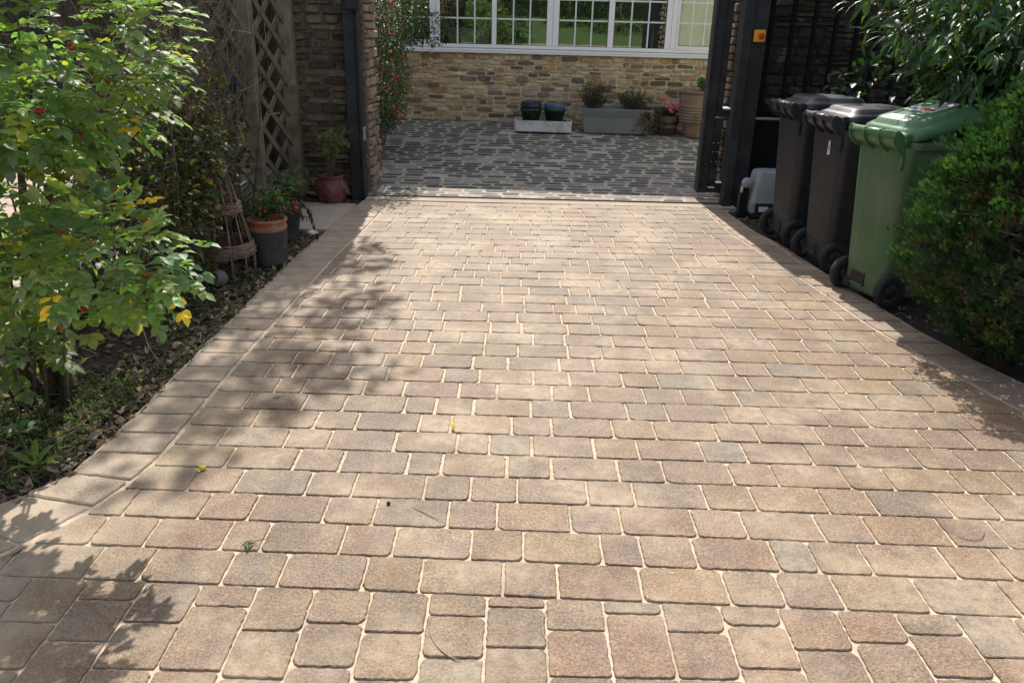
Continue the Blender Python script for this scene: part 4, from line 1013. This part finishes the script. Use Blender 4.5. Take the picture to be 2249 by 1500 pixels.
# ================= GROUND COVER =================
def soil_pt(side):
    if side < 0:
        y = 1.9+5.1*RND.random()**1.25; xo = lerp_pts(LOUT, y); x = xo-.0-U(0, .85)*RND.random()**.7+.02
        if 5.95 < y < 6.95 and x > -2.0: y = U(3, 5.8); x = lerp_pts(LOUT, y)-U(0, .7)
    else:
        y = U(2.6, 7.1); x = lerp_pts(ROUT, y)+U(.0, .8)
    return x, y
DP = [(.15, .105, .065), (.24, .175, .11), (.09, .065, .045), (.32, .25, .15), (.17, .15, .07), (.42, .34, .22), (.42, .30, .05)]
for side, n1, n2, nm in ((-1, 6000, 1300, 'left'), (1, 1100, 220, 'right')):
    b = MB()
    for i in range(n1):
        x, y = soil_pt(side)
        if noise.noise((x*6, y*6, 2))+U(-.25, .25) < -.12: continue
        z = gz(x, y)+U(.002, .024)
        dd = (rv()*Vector((1, 1, .35))).normalized(); L = U(.015, .06)
        b.leaf(Vector((x, y, z)), dd, (UP+rv()*.8).normalized(), L, L*U(.4, .7), pick(DP, [5, 4, 6, 2, 2, .8, .15]), 'dead', U(-.4, .5), U(.2, 1), True)
    for i in range(n2):
        x, y = soil_pt(side); z = gz(x, y)+U(.004, .018); an = U(0, 6.28); L = U(.03, .13)*(1.6 if RND.random() < .06 else 1)
        b.tube([(x, y, z), (x+cos(an)*L*.5+U(-.01, .01), y+sin(an)*L*.5, z+U(0, .015)), (x+cos(an)*L, y+sin(an)*L, z+U(-.004, .01))], U(.0007, .0018), RND.choice(('twig', 'palestem', 'twig', 'bark')), 4, False)
    for i in range(n1//3):
        x, y = soil_pt(side); s_ = U(.004, .012); z = gz(x, y); b.col = vary((.07, .05, .03), .4)
        V = [b.vert(Vector((x, y, z))+Vector(v)*s_*U(.7, 1.3)) for v in ((1, 0, .3), (-1, 0, .3), (0, 1, .3), (0, -1, .3), (0, 0, 1), (0, 0, -.6))]
        for f in ((0, 2, 4), (2, 1, 4), (1, 3, 4), (3, 0, 4)): b.face([V[j] for j in f], 'dead')
    o = b.obj('leaf_litter'); struct(o, 'stuff'); tag(o, ('dry dead leaves and twigs littering the %s flower bed' if side < 0 else 'dead leaves and twigs on the shaded soil %s of the drive') % nm, 'leaf litter')
WG = [(.07, .12, .03), (.04, .08, .025), (.13, .18, .04), (.25, .22, .08), (.10, .10, .04)]
b = MB()
for i in range(1500):
    f = RND.random()
    if f < .62: x, y = -1.78+U(-.35, .14), 2.75+U(-.42, .5)
    elif f < .85: y = U(2.9, 4.6); x = lerp_pts(LOUT, y)-U(.02, .35)
    else: y = U(4.6, 6.0); x = lerp_pts(LOUT, y)-U(.02, .25)
    if x > lerp_pts(LOUT, y)-.01: continue
    z = gz(x, y); h_ = U(.01, .07) if f < .62 else U(.005, .03)
    if RND.random() < .35:
        b.tube([(x, y, z), (x+U(-.02, .02), y+U(-.02, .02), z+h_), (x+U(-.05, .05), y+U(-.05, .05), z+h_*1.3)], .0007, 'palestem', 3, False)
    for k in range(3):
        b.leaf(Vector((x, y, z+h_*U(.3, 1))), (rv()+UP*.3).normalized(), (UP+rv()*.5).normalized(), U(.012, .03), U(.006, .015), pick(WG, [4, 4, 2, 1, 1]), 'leaf', .2, .3, True)
o = b.obj('weeds'); struct(o, 'stuff'); tag(o, 'low green weeds and grass tufts along the left flower bed', 'weeds')
def rosette(name, loc, n, L, Wd, col, label, cat, el=.6):
    e = empty(name, loc, label, cat); b = MB()
    for i in range(n):
        an = 2*pi*i/n+U(-.3, .3); dd = Vector((cos(an), sin(an), U(el*.6, el*1.3))).normalized()
        b.tube([(0, 0, 0), dd*.03], .002, 'leafstem', 4, False)
        b.leaf(dd*.02, dd, (UP-dd*.3).normalized(), L*U(.75, 1.1), Wd*U(.8, 1.1), vary(col, .12), 'leaf', U(.1, .4), .35)
    b.obj('leaves', e); return e
M['leafstem'] = simple('green_stem', (.09, .13, .04), .7, .2, 10, 0)
rosette('dock_plant', (-1.70, 2.46, 0), 6, .10, .036, (.13, .22, .05), 'young dock plant with upright bright leaves at the bed corner', 'plant', 1.1)
rosette('ivy_seedling', (-1.83, 2.62, .06), 8, .06, .042, (.16, .24, .13), 'pale silvery-leaved seedling among the weeds', 'plant', .35)
rosette('weed_seedling', (2.50, 3.30, 0), 9, .07, .04, (.05, .08, .035), 'ragged green weed below the conifer at the drive edge', 'plant', .5)
rosette('small_weed', (2.36, 4.03, 0), 5, .035, .02, (.10, .16, .08), 'tiny pale weed between green bin wheel and conifer', 'plant', .5)

# ================= POTS LEFT =================
s_ = MB(); s_.loft([[(-2.02, 5.98, z), (-1.447, 5.985, z), (-1.40, 6.92, z), (-2.0, 6.95, z)] for z in (-.06, .004)], 'slab'); tag(s_.obj('concrete_slab'), 'flat pale concrete slab beside the red pot', 'slab')
p_ = empty('terracotta_pot', (-1.625, 5.10, -.01), 'round pot with orange terracotta rim and dark grey body beside the obelisk', 'plant pot')
b = MB(); b.lathe([(.108, 0), (.114, .02), (.121, .17), (.126, .235)], 'potgrey', 32); b.obj('body', p_)
b = MB(); b.lathe([(.123, .2355), (.127, .24), (.127, .262), (.120, .265), (.120, .285), (.1305, .290), (.1315, .305), (.123, .311), (.113, .306), (.107, .26), (.101, .16)], 'terracotta', 32, cap0=False, cap1=False); b.obj('rim', p_)
b = MB(); b.lathe([(.103, .155), (.06, .165), (.001, .168)], 'soil', 20, cap0=False); b.obj('soil', p_)
p2 = empty('grey_pot', (-1.69, 5.72, -.01), 'tapered dark grey pot on the soil in front of the concrete slab', 'plant pot')
b = MB(); b.lathe([(.085, 0), (.09, .02), (.128, .25), (.138, .252), (.14, .285), (.13, .29), (.12, .27), (.115, .22)], 'potgrey', 30); b.obj('body', p2)
b = MB(); b.lathe([(.117, .22), (.001, .23)], 'soil', 20, cap0=False); b.obj('soil', p2)
def droopy(name, loc, n, H_, R_, L, Wd, pal, wts, label, cat, stem='leafstem', berries=0, lean=(0, 0, 0), mat='leaf', dens=7, extra=None):
    e = empty(name, loc, label, cat); b = MB(); s_ = MB(); bl_ = []; cnt = 0
    for i in range(n):
        an = U(0, 2*pi); rr = U(.4, 1)*R_; tip = Vector((cos(an)*rr+lean[0], sin(an)*rr+lean[1], H_*U(.45, 1)+lean[2])); pth = bez((cos(an)*.02, sin(an)*.02, 0), Vector((tip.x*.35, tip.y*.35, H_*U(.8, 1.1))), tip, 7)
        s_.tube(pth, [.0035-.0003*k for k in range(8)], stem, 4, False)
        for k in range(dens):
            t = RND.randint(2, 7); p = pth[t]; dv = (pth[t]-pth[t-1]).normalized(); dd = (dv*.4+rv()*.8-UP*.3).normalized()
            b.leaf(p, dd, (UP+rv()*.5).normalized(), L*U(.6, 1.15), Wd*U(.7, 1.15), pick(pal, wts), mat, U(.1, .5), U(.15, .45))
        if cnt < berries:
            cnt += 1
            for q in range(2): bl_.append(pth[6]+rv()*.02)
    b.obj('leaves', e); s_.obj('stem', e)
    for q in bl_:
        be = MB(); be.lathe([(.001, -.011), (.008, -.008), (.0112, 0), (.008, .008), (.001, .011)], 'hip', 8, tuple(q)); be.obj('berry', e)
    return e
PG = [(.045, .09, .03), (.06, .115, .04), (.03, .06, .025), (.13, .17, .05)]
droopy('berry_plant', (-1.74, 5.22, .17), 34, .30, .30, .062, .027, PG, [4, 4, 3, 1], 'drooping green plant with red berries spilling over the terracotta pot', 'plant', berries=9, lean=(.06, -.03, .0))
droopy('feathery_plant', (-1.92, 5.35, 0), 60, .42, .2, .034, .012, [(.10, .14, .05), (.17, .19, .07), (.06, .1, .03)], [3, 2, 3], 'pale feathery plant between obelisk and pots', 'plant', stem='palestem', dens=10)
droopy('leafy_plant', (-1.69, 5.72, .21), 16, .24, .20, .075, .028, PG, [4, 4, 3, 1], 'long-leaved green plant growing in the tapered grey pot', 'plant', lean=(.05, .05, .05))
wp = empty('withered_shoot', (-1.63, 5.68, .23), 'brown withered shoot hanging from the tapered grey pot over the slab', 'plant')
b = MB(); pth = bez((0, 0, 0), (.12, .0, .16), (.185, -.02, -.17), 10); b.tube(pth, .0022, 'twig', 4, False); b.tube(bez((0, 0, 0), (.06, 0, .06), (.06, -.02, -.1), 5), .002, 'twig', 4, False); b.obj('stem', wp)
b = MB()
for t in (4, 5, 6, 7, 8, 9, 10): 
    for q in range(2): b.leaf(pth[t], (Vector((U(-.2, .2), U(-.2, .2), -1))).normalized(), (Vector((U(-1, 1), -1, .2))).normalized(), U(.04, .065), .022, vary((.07, .038, .025), .3), 'dead', .2, .9)
for q in range(5): b.leaf(Vector((.05+U(-.02, .02), -.01, .0)), Vector((U(-.3, .3), U(-.2, .2), -1)).normalized(), Vector((0, -1, .2)), .075, .03, vary((.08, .045, .028), .3), 'dead', .2, .9)
b.obj('leaves', wp)
p3 = empty('red_pot', (-1.63, 7.0, -.01), 'round dark red strawberry pot with side openings by the left gate post', 'plant pot')
b = MB(); b.lathe([(.10, 0), (.105, .01), (.125, .06), (.148, .13), (.138, .17), (.108, .21), (.104, .225), (.118, .24), (.118, .25), (.105, .25), (.10, .22)], 'potred', 32); b.lathe([(.15, -.004), (.16, .012), (.15, .014), (.1, .006)], 'potred', 28, (0, 0, 0)); b.obj('body', p3)
for an in (-100, -20, 170):
    b = MB(); b.tube([(.128*cos(radians(an)), .128*sin(radians(an)), .125), (.150*cos(radians(an)), .150*sin(radians(an)), .145)], [.02, .024], 'gasket', 12); b.tube([(.126*cos(radians(an)), .126*sin(radians(an)), .112), (.160*cos(radians(an)), .160*sin(radians(an)), .128)], [.022, .026], 'potred', 12); b.obj('pocket', p3)
droopy('pot_plant', (-1.63, 7.0, .23), 22, .40, .22, .062, .036, [(.09, .17, .035), (.06, .12, .03), (.15, .13, .06), (.2, .12, .06)], [4, 3, 1, .8], 'light green leafy plant with browning stems in the red pot', 'plant', stem='twig', dens=6, lean=(.03, 0, .03))
b = MB(); b.lathe([(.001, -.05), (.03, -.045), (.052, -.02), (.056, .01), (.042, .038), (.02, .05), (.001, .053)], 'greystone', 18, wob=.05); tag(b.obj('round_stone', loc=(-1.80, 4.62, .03)), 'round grey stone on the soil left of the obelisk foot', 'stone')
b = MB(); b.lathe([(.001, -.02), (.03, -.015), (.045, 0), (.03, .015), (.001, .02)], 'white', 14, wob=.1); tag(b.obj('white_stone', loc=(-1.53, 5.86, .01)), 'smooth whitish stone lying against the front of the concrete slab', 'stone')

# ---- wicker obelisk ----
ob = empty('wicker_obelisk', (-1.832, 4.86, 0), 'cone-shaped woven willow plant support standing in the bed', 'plant support')
def orad(z): return .180 if z < .15 else max(.010, .180-(z-.15)*.24)
for i in range(12):
    an = 2*pi*i/12; b = MB(); b.tube([((orad(z)+U(-.003, .003))*cos(an+z*.1), (orad(z))*sin(an+z*.1), z) for z in (-.03, .12, .2, .4, .6, .75, .95)], [.0062, .006, .0055, .005, .0045, .004, .003], 'wicker', 5); b.obj('rod', ob)
for zc, hh, nn_ in ((.165, .075, 24), (.42, .06, 18), (.68, .045, 12), (.88, .03, 6)):
    b = MB()
    for k in range(nn_):
        z0_ = zc-hh/2+hh*k/nn_; ph_ = U(0, 6.28); am = U(.003, .007); r0 = orad(z0_)+U(0, .008); tl_ = U(-.012, .012)
        pts = [((r0+am*sin(12*a_*pi/30+ph_))*cos(a_*pi/30), (r0+am*sin(12*a_*pi/30+ph_))*sin(a_*pi/30), z0_+tl_*sin(a_*pi/30)+.003*sin(a_*.9+ph_)) for a_ in range(62)]
        b.tube(pts, U(.0028, .0042), 'wicker', 4, False)
    b.obj('woven_band', ob)

# ================= COURTYARD OBJECTS =================
RZ = lambda y: ramp_z(y)+.006
YS = 10.45
sk = empty('stone_sink', (.33, YS, RZ(YS)), 'shallow white glazed sink trough against the house wall holding the dark pots', 'trough', HRZ)
b = MB(); b.loft([rrect(.70, .36, .03, .0), rrect(.72, .38, .035, .01), rrect(.73, .39, .035, .125), rrect(.735, .395, .035, .13), rrect(.735, .395, .035, .138), rrect(.69, .35, .03, .138), rrect(.67, .33, .03, .05)], 'sink', True, False, False)
b.loft([rrect(.672, .332, .03, .05), rrect(.66, .32, .03, .055)], 'soil', False, True); b.obj('basin', sk)
def pot(name, loc, prof_, mat, label, gr=None, rim=None):
    e = empty(name, loc, label, 'plant pot', 0, gr); b = MB(); b.lathe(prof_, mat, 28); b.obj('body', e)
    b = MB(); b.lathe([(prof_[-1][0], prof_[-1][1]), (.001, prof_[-1][1]+.004)], 'soil', 18, cap0=False); b.obj('soil', e); return e
PZ = RZ(YS)+.055
gp = [(.085, 0), (.09, .01), (.132, .19), (.142, .192), (.144, .215), (.136, .218), (.128, .20), (.11, .12)]
pot('green_pot', (.17, YS, PZ), gp, 'potgreen', 'dark green pot on the white sink, left one, holding a navy pot')
pot('green_pot', (.47, YS, PZ), gp, 'potgreen', 'dark green pot on the white sink, right one, holding a blue pot')
np_ = [(.085, 0), (.122, .09), (.127, .115), (.136, .12), (.138, .135), (.124, .155), (.129, .16), (.127, .175), (.115, .172), (.10, .12)]
pot('navy_pot', (.17, YS, PZ+.122), np_, 'potnavy', 'navy glazed pot sitting inside the left dark green pot')
pot('blue_pot', (.47, YS, PZ+.122), [(.085, 0), (.12, .08), (.137, .13), (.14, .15), (.136, .155), (.125, .15), (.11, .10)], 'potblue', 'pale blue glazed pot sitting inside the right dark green pot')
droopy('trailing_weed', (.64, YS-.1, PZ), 10, .10, .09, .035, .018, PG, [4, 4, 2, 2], 'small green weed trailing at the right end of the white sink', 'plant', dens=6)
YP = 10.45
zp = empty('zinc_planter', (1.25, YP, RZ(YP)), 'long grey-green metal planter with embossed collar against the house wall', 'planter', HRZ)
b = MB(); b.loft([rrect(.80, .26, .012, .0), rrect(.86, .29, .012, .205)], 'zinc', True, False); b.obj('body', zp)
b = MB(); b.loft([rrect(.875, .305, .012, .205), rrect(.93, .34, .012, .292), rrect(.925, .335, .012, .298), rrect(.90, .31, .012, .298), rrect(.87, .28, .012, .26)], 'zinc', False, False)
for i in range(34):
    for r_ in range(3):
        x = -.42+.84*i/33+(.012 if r_ % 2 else 0); z = .222+r_*.024; f = (z-.205)/.087; y = -(.1525+.0175*f)
        b.box(x-.0045, x+.0045, y-.0018, y+.001, z-.0035, z+.0035, 'zincdark')
b.obj('collar', zp)
b = MB(); b.loft([rrect(.865, .275, .012, .25), rrect(.8, .2, .012, .262)], 'soil', False, True); b.obj('soil', zp)
def tuft(name, loc, n, H_, R_, pal, wts, label, L=.04, Wd=.008, stem='twig', cat='plant'):
    e = empty(name, loc, label, cat); b = MB(); s_ = MB()
    for i in range(n):
        an = U(0, 2*pi); rr = R_*RND.random()**.6; tip = Vector((cos(an)*rr, sin(an)*rr*.7, H_*U(.5, 1)*(1-.35*(rr/R_)**2))); b0 = Vector((tip.x*.3, tip.y*.3, 0)); pth = [b0, b0.lerp(tip, .55)+UP*.02, tip]; s_.tube(pth, [.002, .0015, .0008], stem, 3, False)
        for k in range(9):
            t = U(.3, 1); p = b0.lerp(tip, t)+rv()*.01; b.leaf(p, (rv()+UP*.7).normalized(), rv().normalized(), L*U(.6, 1.1), Wd, pick(pal, wts), 'leaf', .1, .2, True)
    b.obj('leaves', e); s_.obj('stem', e); return e
tuft('lavender', (.96, YP+.02, RZ(YP)+.25), 150, .42, .25, [(.055, .055, .045), (.08, .07, .055), (.06, .085, .05)], [3, 2, 2], 'dull grey-brown lavender tuft at the left end of the metal planter')
tuft('bushy_herb', (1.46, YP+.02, RZ(YP)+.25), 150, .33, .27, [(.06, .10, .06), (.045, .08, .045), (.09, .14, .08)], [3, 3, 1], 'bushy green herb at the right end of the metal planter', .032, .011)
e_ = empty('trailing_ivy', (1.69, YP-.17, RZ(YP)), 'dry brownish ivy cascading down the right end of the metal planter', 'plant'); b = MB(); s_ = MB()
for i in range(38):
    x0_ = U(-.18, .1); pth = bez((x0_, .12, .33), (x0_+U(-.02, .1), -.03, .36), (x0_+U(-.08, .12), U(-.1, -.02), U(.0, .16)), 7); s_.tube(pth, .0012, 'twig', 3, False)
    for k in range(11): b.leaf(pth[RND.randint(2, 7)]+rv()*.012, (rv()-UP*.3+Vector((0, -.5, 0))).normalized(), (Vector((0, -1, .4))+rv()*.6).normalized(), U(.02, .036), U(.015, .025), pick([(.09, .055, .03), (.13, .08, .045), (.06, .06, .03), (.05, .09, .035)], [4, 3, 2, 1]), 'leaf', .2, .3, True)
b.obj('leaves', e_); s_.obj('stem', e_)
YB = 10.45
bb = empty('barrel_tub', (1.90, YB, RZ(YB)), 'small oak half-barrel tub with iron hoop beside the big urn', 'planter')
for i in range(14):
    b = MB(); a0 = 2*pi*i/14+.012; a1 = 2*pi*(i+1)/14-.012
    def sec(r, z): return [(r*cos(a0), r*sin(a0), z), (r*cos(a1), r*sin(a1), z), ((r-.018)*cos(a1), (r-.018)*sin(a1), z), ((r-.018)*cos(a0), (r-.018)*sin(a0), z)]
    b.loft([sec(.125, 0), sec(.142, .09), sec(.152, .2), sec(.157, .225)], 'barrel'); b.obj('stave', bb)
b = MB(); b.lathe([(.147, .125), (.154, .125), (.157, .155), (.150, .155)], 'hoop', 28, cap0=False); b.obj('hoop', bb)
b = MB(); b.lathe([(.139, .0), (.139, .01), (.14, .19), (.001, .195)], 'soil', 20); b.obj('soil', bb)
fp = tuft('flowering_plant', (1.90, YB, RZ(YB)+.19), 60, .16, .15, [(.06, .10, .05), (.04, .075, .035)], [1, 1], 'green plant with pink flowers growing in the oak tub', .04, .016, 'leafstem')
fl = MB()
for k in range(7):
    a_ = 2*pi*k/7; fl.leaf(Vector((0, 0, 0)), Vector((cos(a_), sin(a_), .25)).normalized(), UP, .026, .017, (1, 1, 1), 'petal', .1, .1)
fl.lathe([(.009, -.001), (.009, .004), (.001, .007)], 'petalc', 8); fl.usecol = False; f0 = fl.obj('flower', fp)
for i, (x, z) in enumerate([(-.09, .31), (-.05, .28), (-.02, .235), (.03, .25), (.0, .20), (.05, .185), (.07, .22), (.015, .155), (.10, .17), (.045, .125), (.12, .16)]):
    o = f0 if i == 0 else f0.copy()
    if i: SC.collection.objects.link(o); o.parent = fp
    o.location = (x, -.10+U(-.02, .02), z-.04); o.rotation_euler = (radians(60+U(-25, 15)), U(-.3, .3), U(-.4, .4))
YU = 10.32
ur = empty('ribbed_urn', (2.24, YU, RZ(YU)), 'large fawn ribbed terracotta urn in front of the house wall', 'urn')
pr_ = [(.135, 0), (.142, .01), (.15, .06), (.165, .12), (.185, .17)]
z = .18
while z < .37:
    pr_ += [(.198+(z-.18)*.12, z), (.212+(z-.18)*.1, z+.012), (.212+(z-.18)*.1, z+.02), (.198+(z-.18)*.12, z+.03)]; z += .036
pr_ += [(.225, .42), (.222, .46), (.212, .50), (.205, .52), (.232, .535), (.236, .55), (.228, .56), (.205, .558), (.195, .50)]
b = MB(); b.lathe(pr_, 'urn', 40); b.obj('body', ur); b = MB(); b.lathe([(.197, .51), (.001, .525)], 'soil', 20, cap0=False); b.obj('soil', ur)
droopy('urn_plant', (2.30, YU, RZ(YU)+.52), 14, .22, .15, .075, .055, [(.09, .18, .04), (.06, .12, .03), (.16, .26, .06)], [3, 3, 1], 'bright green leafy plant growing in the ribbed urn', 'plant', dens=5)

# ================= SMALL THINGS ON THE DRIVE =================
def flat_leaf(name, x, y, L, Wd, col, rz_, label, cat='leaf', up=.2, simple_=False):
    b = MB(); b.leaf(Vector((0, 0, .004)), Vector((cos(rz_), sin(rz_), up)).normalized(), UP, L, Wd, col, 'dead', .25, .5)
    b.v += [(v[0], v[1], v[2]+.0006) for v in b.v]; n_ = len(b.v)//2; b.c += list(b.c); fs = list(b.f)
    for f in fs: b.face([i+n_ for i in f][::-1], 'dead', True)
    o = b.obj(name, loc=(x, y, .001)); tag(o, label, cat); return o
flat_leaf('fallen_leaf', -.225, 2.81, .045, .017, (.62, .48, .03), 1.75, 'small yellow leaf standing up on a block in the middle of the drive', up=.7)
flat_leaf('fallen_leaf', -1.03, 3.07, .05, .014, (.50, .50, .16), .5, 'pale greenish leaf on the drive near the left edging')
flat_leaf('fallen_leaf', -1.40, 3.86, .04, .018, (.55, .38, .05), .1, 'yellow fallen leaf on the left edging blocks')
flat_leaf('fallen_leaf', 1.06, 5.1, .035, .018, (.62, .60, .35), .1, 'cream leaf on a dark block towards the right of the drive')
b = MB(); b.lathe([(.001, 0), (.0125, .002), (.014, .006), (.0125, .011), (.005, .013), (.001, .013)], 'gold', 16); tag(b.obj('yellow_petal', loc=(-1.108, 2.478, .001)), 'little round yellow petal near the left edging', 'petal')
sp = empty('green_sprig', (-.80, 2.035, .002), 'curled green sprig lying on the blocks at lower left', 'sprig')
b = MB()
for a_ in (0, 1.2, 2.3, 3.6, 4.9): b.leaf(Vector((0, 0, .006)), Vector((cos(a_), sin(a_), .4)).normalized(), UP, .024, .013, vary((.06, .10, .035), .3), 'leaf', .5, .6)
b.obj('leaves', sp); b = MB(); b.tube([(0, 0, .004), (.02, .02, .008), (.04, .024, .01), (.052, .04, .006), (.035, .055, .002)], .0012, 'twig', 4, False); b.obj('stem', sp)
def stalk(name, pts, label, r=.0016, mat='palestem'):
    b = MB(); P = bez(pts[0], pts[1], pts[2], 8); b.tube(P, [r*.6]+[r]*7+[r*.4], mat, 6); tag(b.obj(name), label, 'stalk')
stalk('curved_stalk', ((-.205, 1.69, .003), (-.175, 1.60, .004), (-.11, 1.585, .003)), 'thin curved pale stalk on a block near the bottom centre')
stalk('curved_stalk', ((.118, 1.785, .003), (.085, 1.72, .004), (.115, 1.65, .003)), 'bowed stalk lying along a joint right of the bottom centre')
stalk('curved_stalk', ((-.32, 2.27, .003), (-.26, 2.225, .004), (-.225, 2.20, .003)), 'thin yellowish stalk across a block left of centre')
stalk('curved_stalk', ((1.475, 2.175, .003), (1.53, 2.13, .004), (1.575, 2.21, .003)), 'curved brown stalk on a block at the far right', .0011, 'twig')
b = MB(); b.lathe([(.001, 0), (.006, .002), (.007, .006), (.004, .010), (.001, .011)], 'gasket', 10); tag(b.obj('dark_berry', loc=(-.405, 2.285, .001)), 'single shiny black berry fallen in a joint of the drive', 'berry')
b = MB(); b.tube([(-1.79, 3.62, .30), (-1.76, 3.5, .18), (-1.70, 3.42, .08), (-1.63, 3.36, .02)], .0018, 'palestem', 5); b.tube([(-1.79, 3.62, .30), (-1.82, 3.7, .42), (-1.80, 3.75, .55)], .0018, 'palestem', 5); tag(b.obj('bent_stem'), 'long thin bent stem arching from rose bush down to the soil', 'stem')
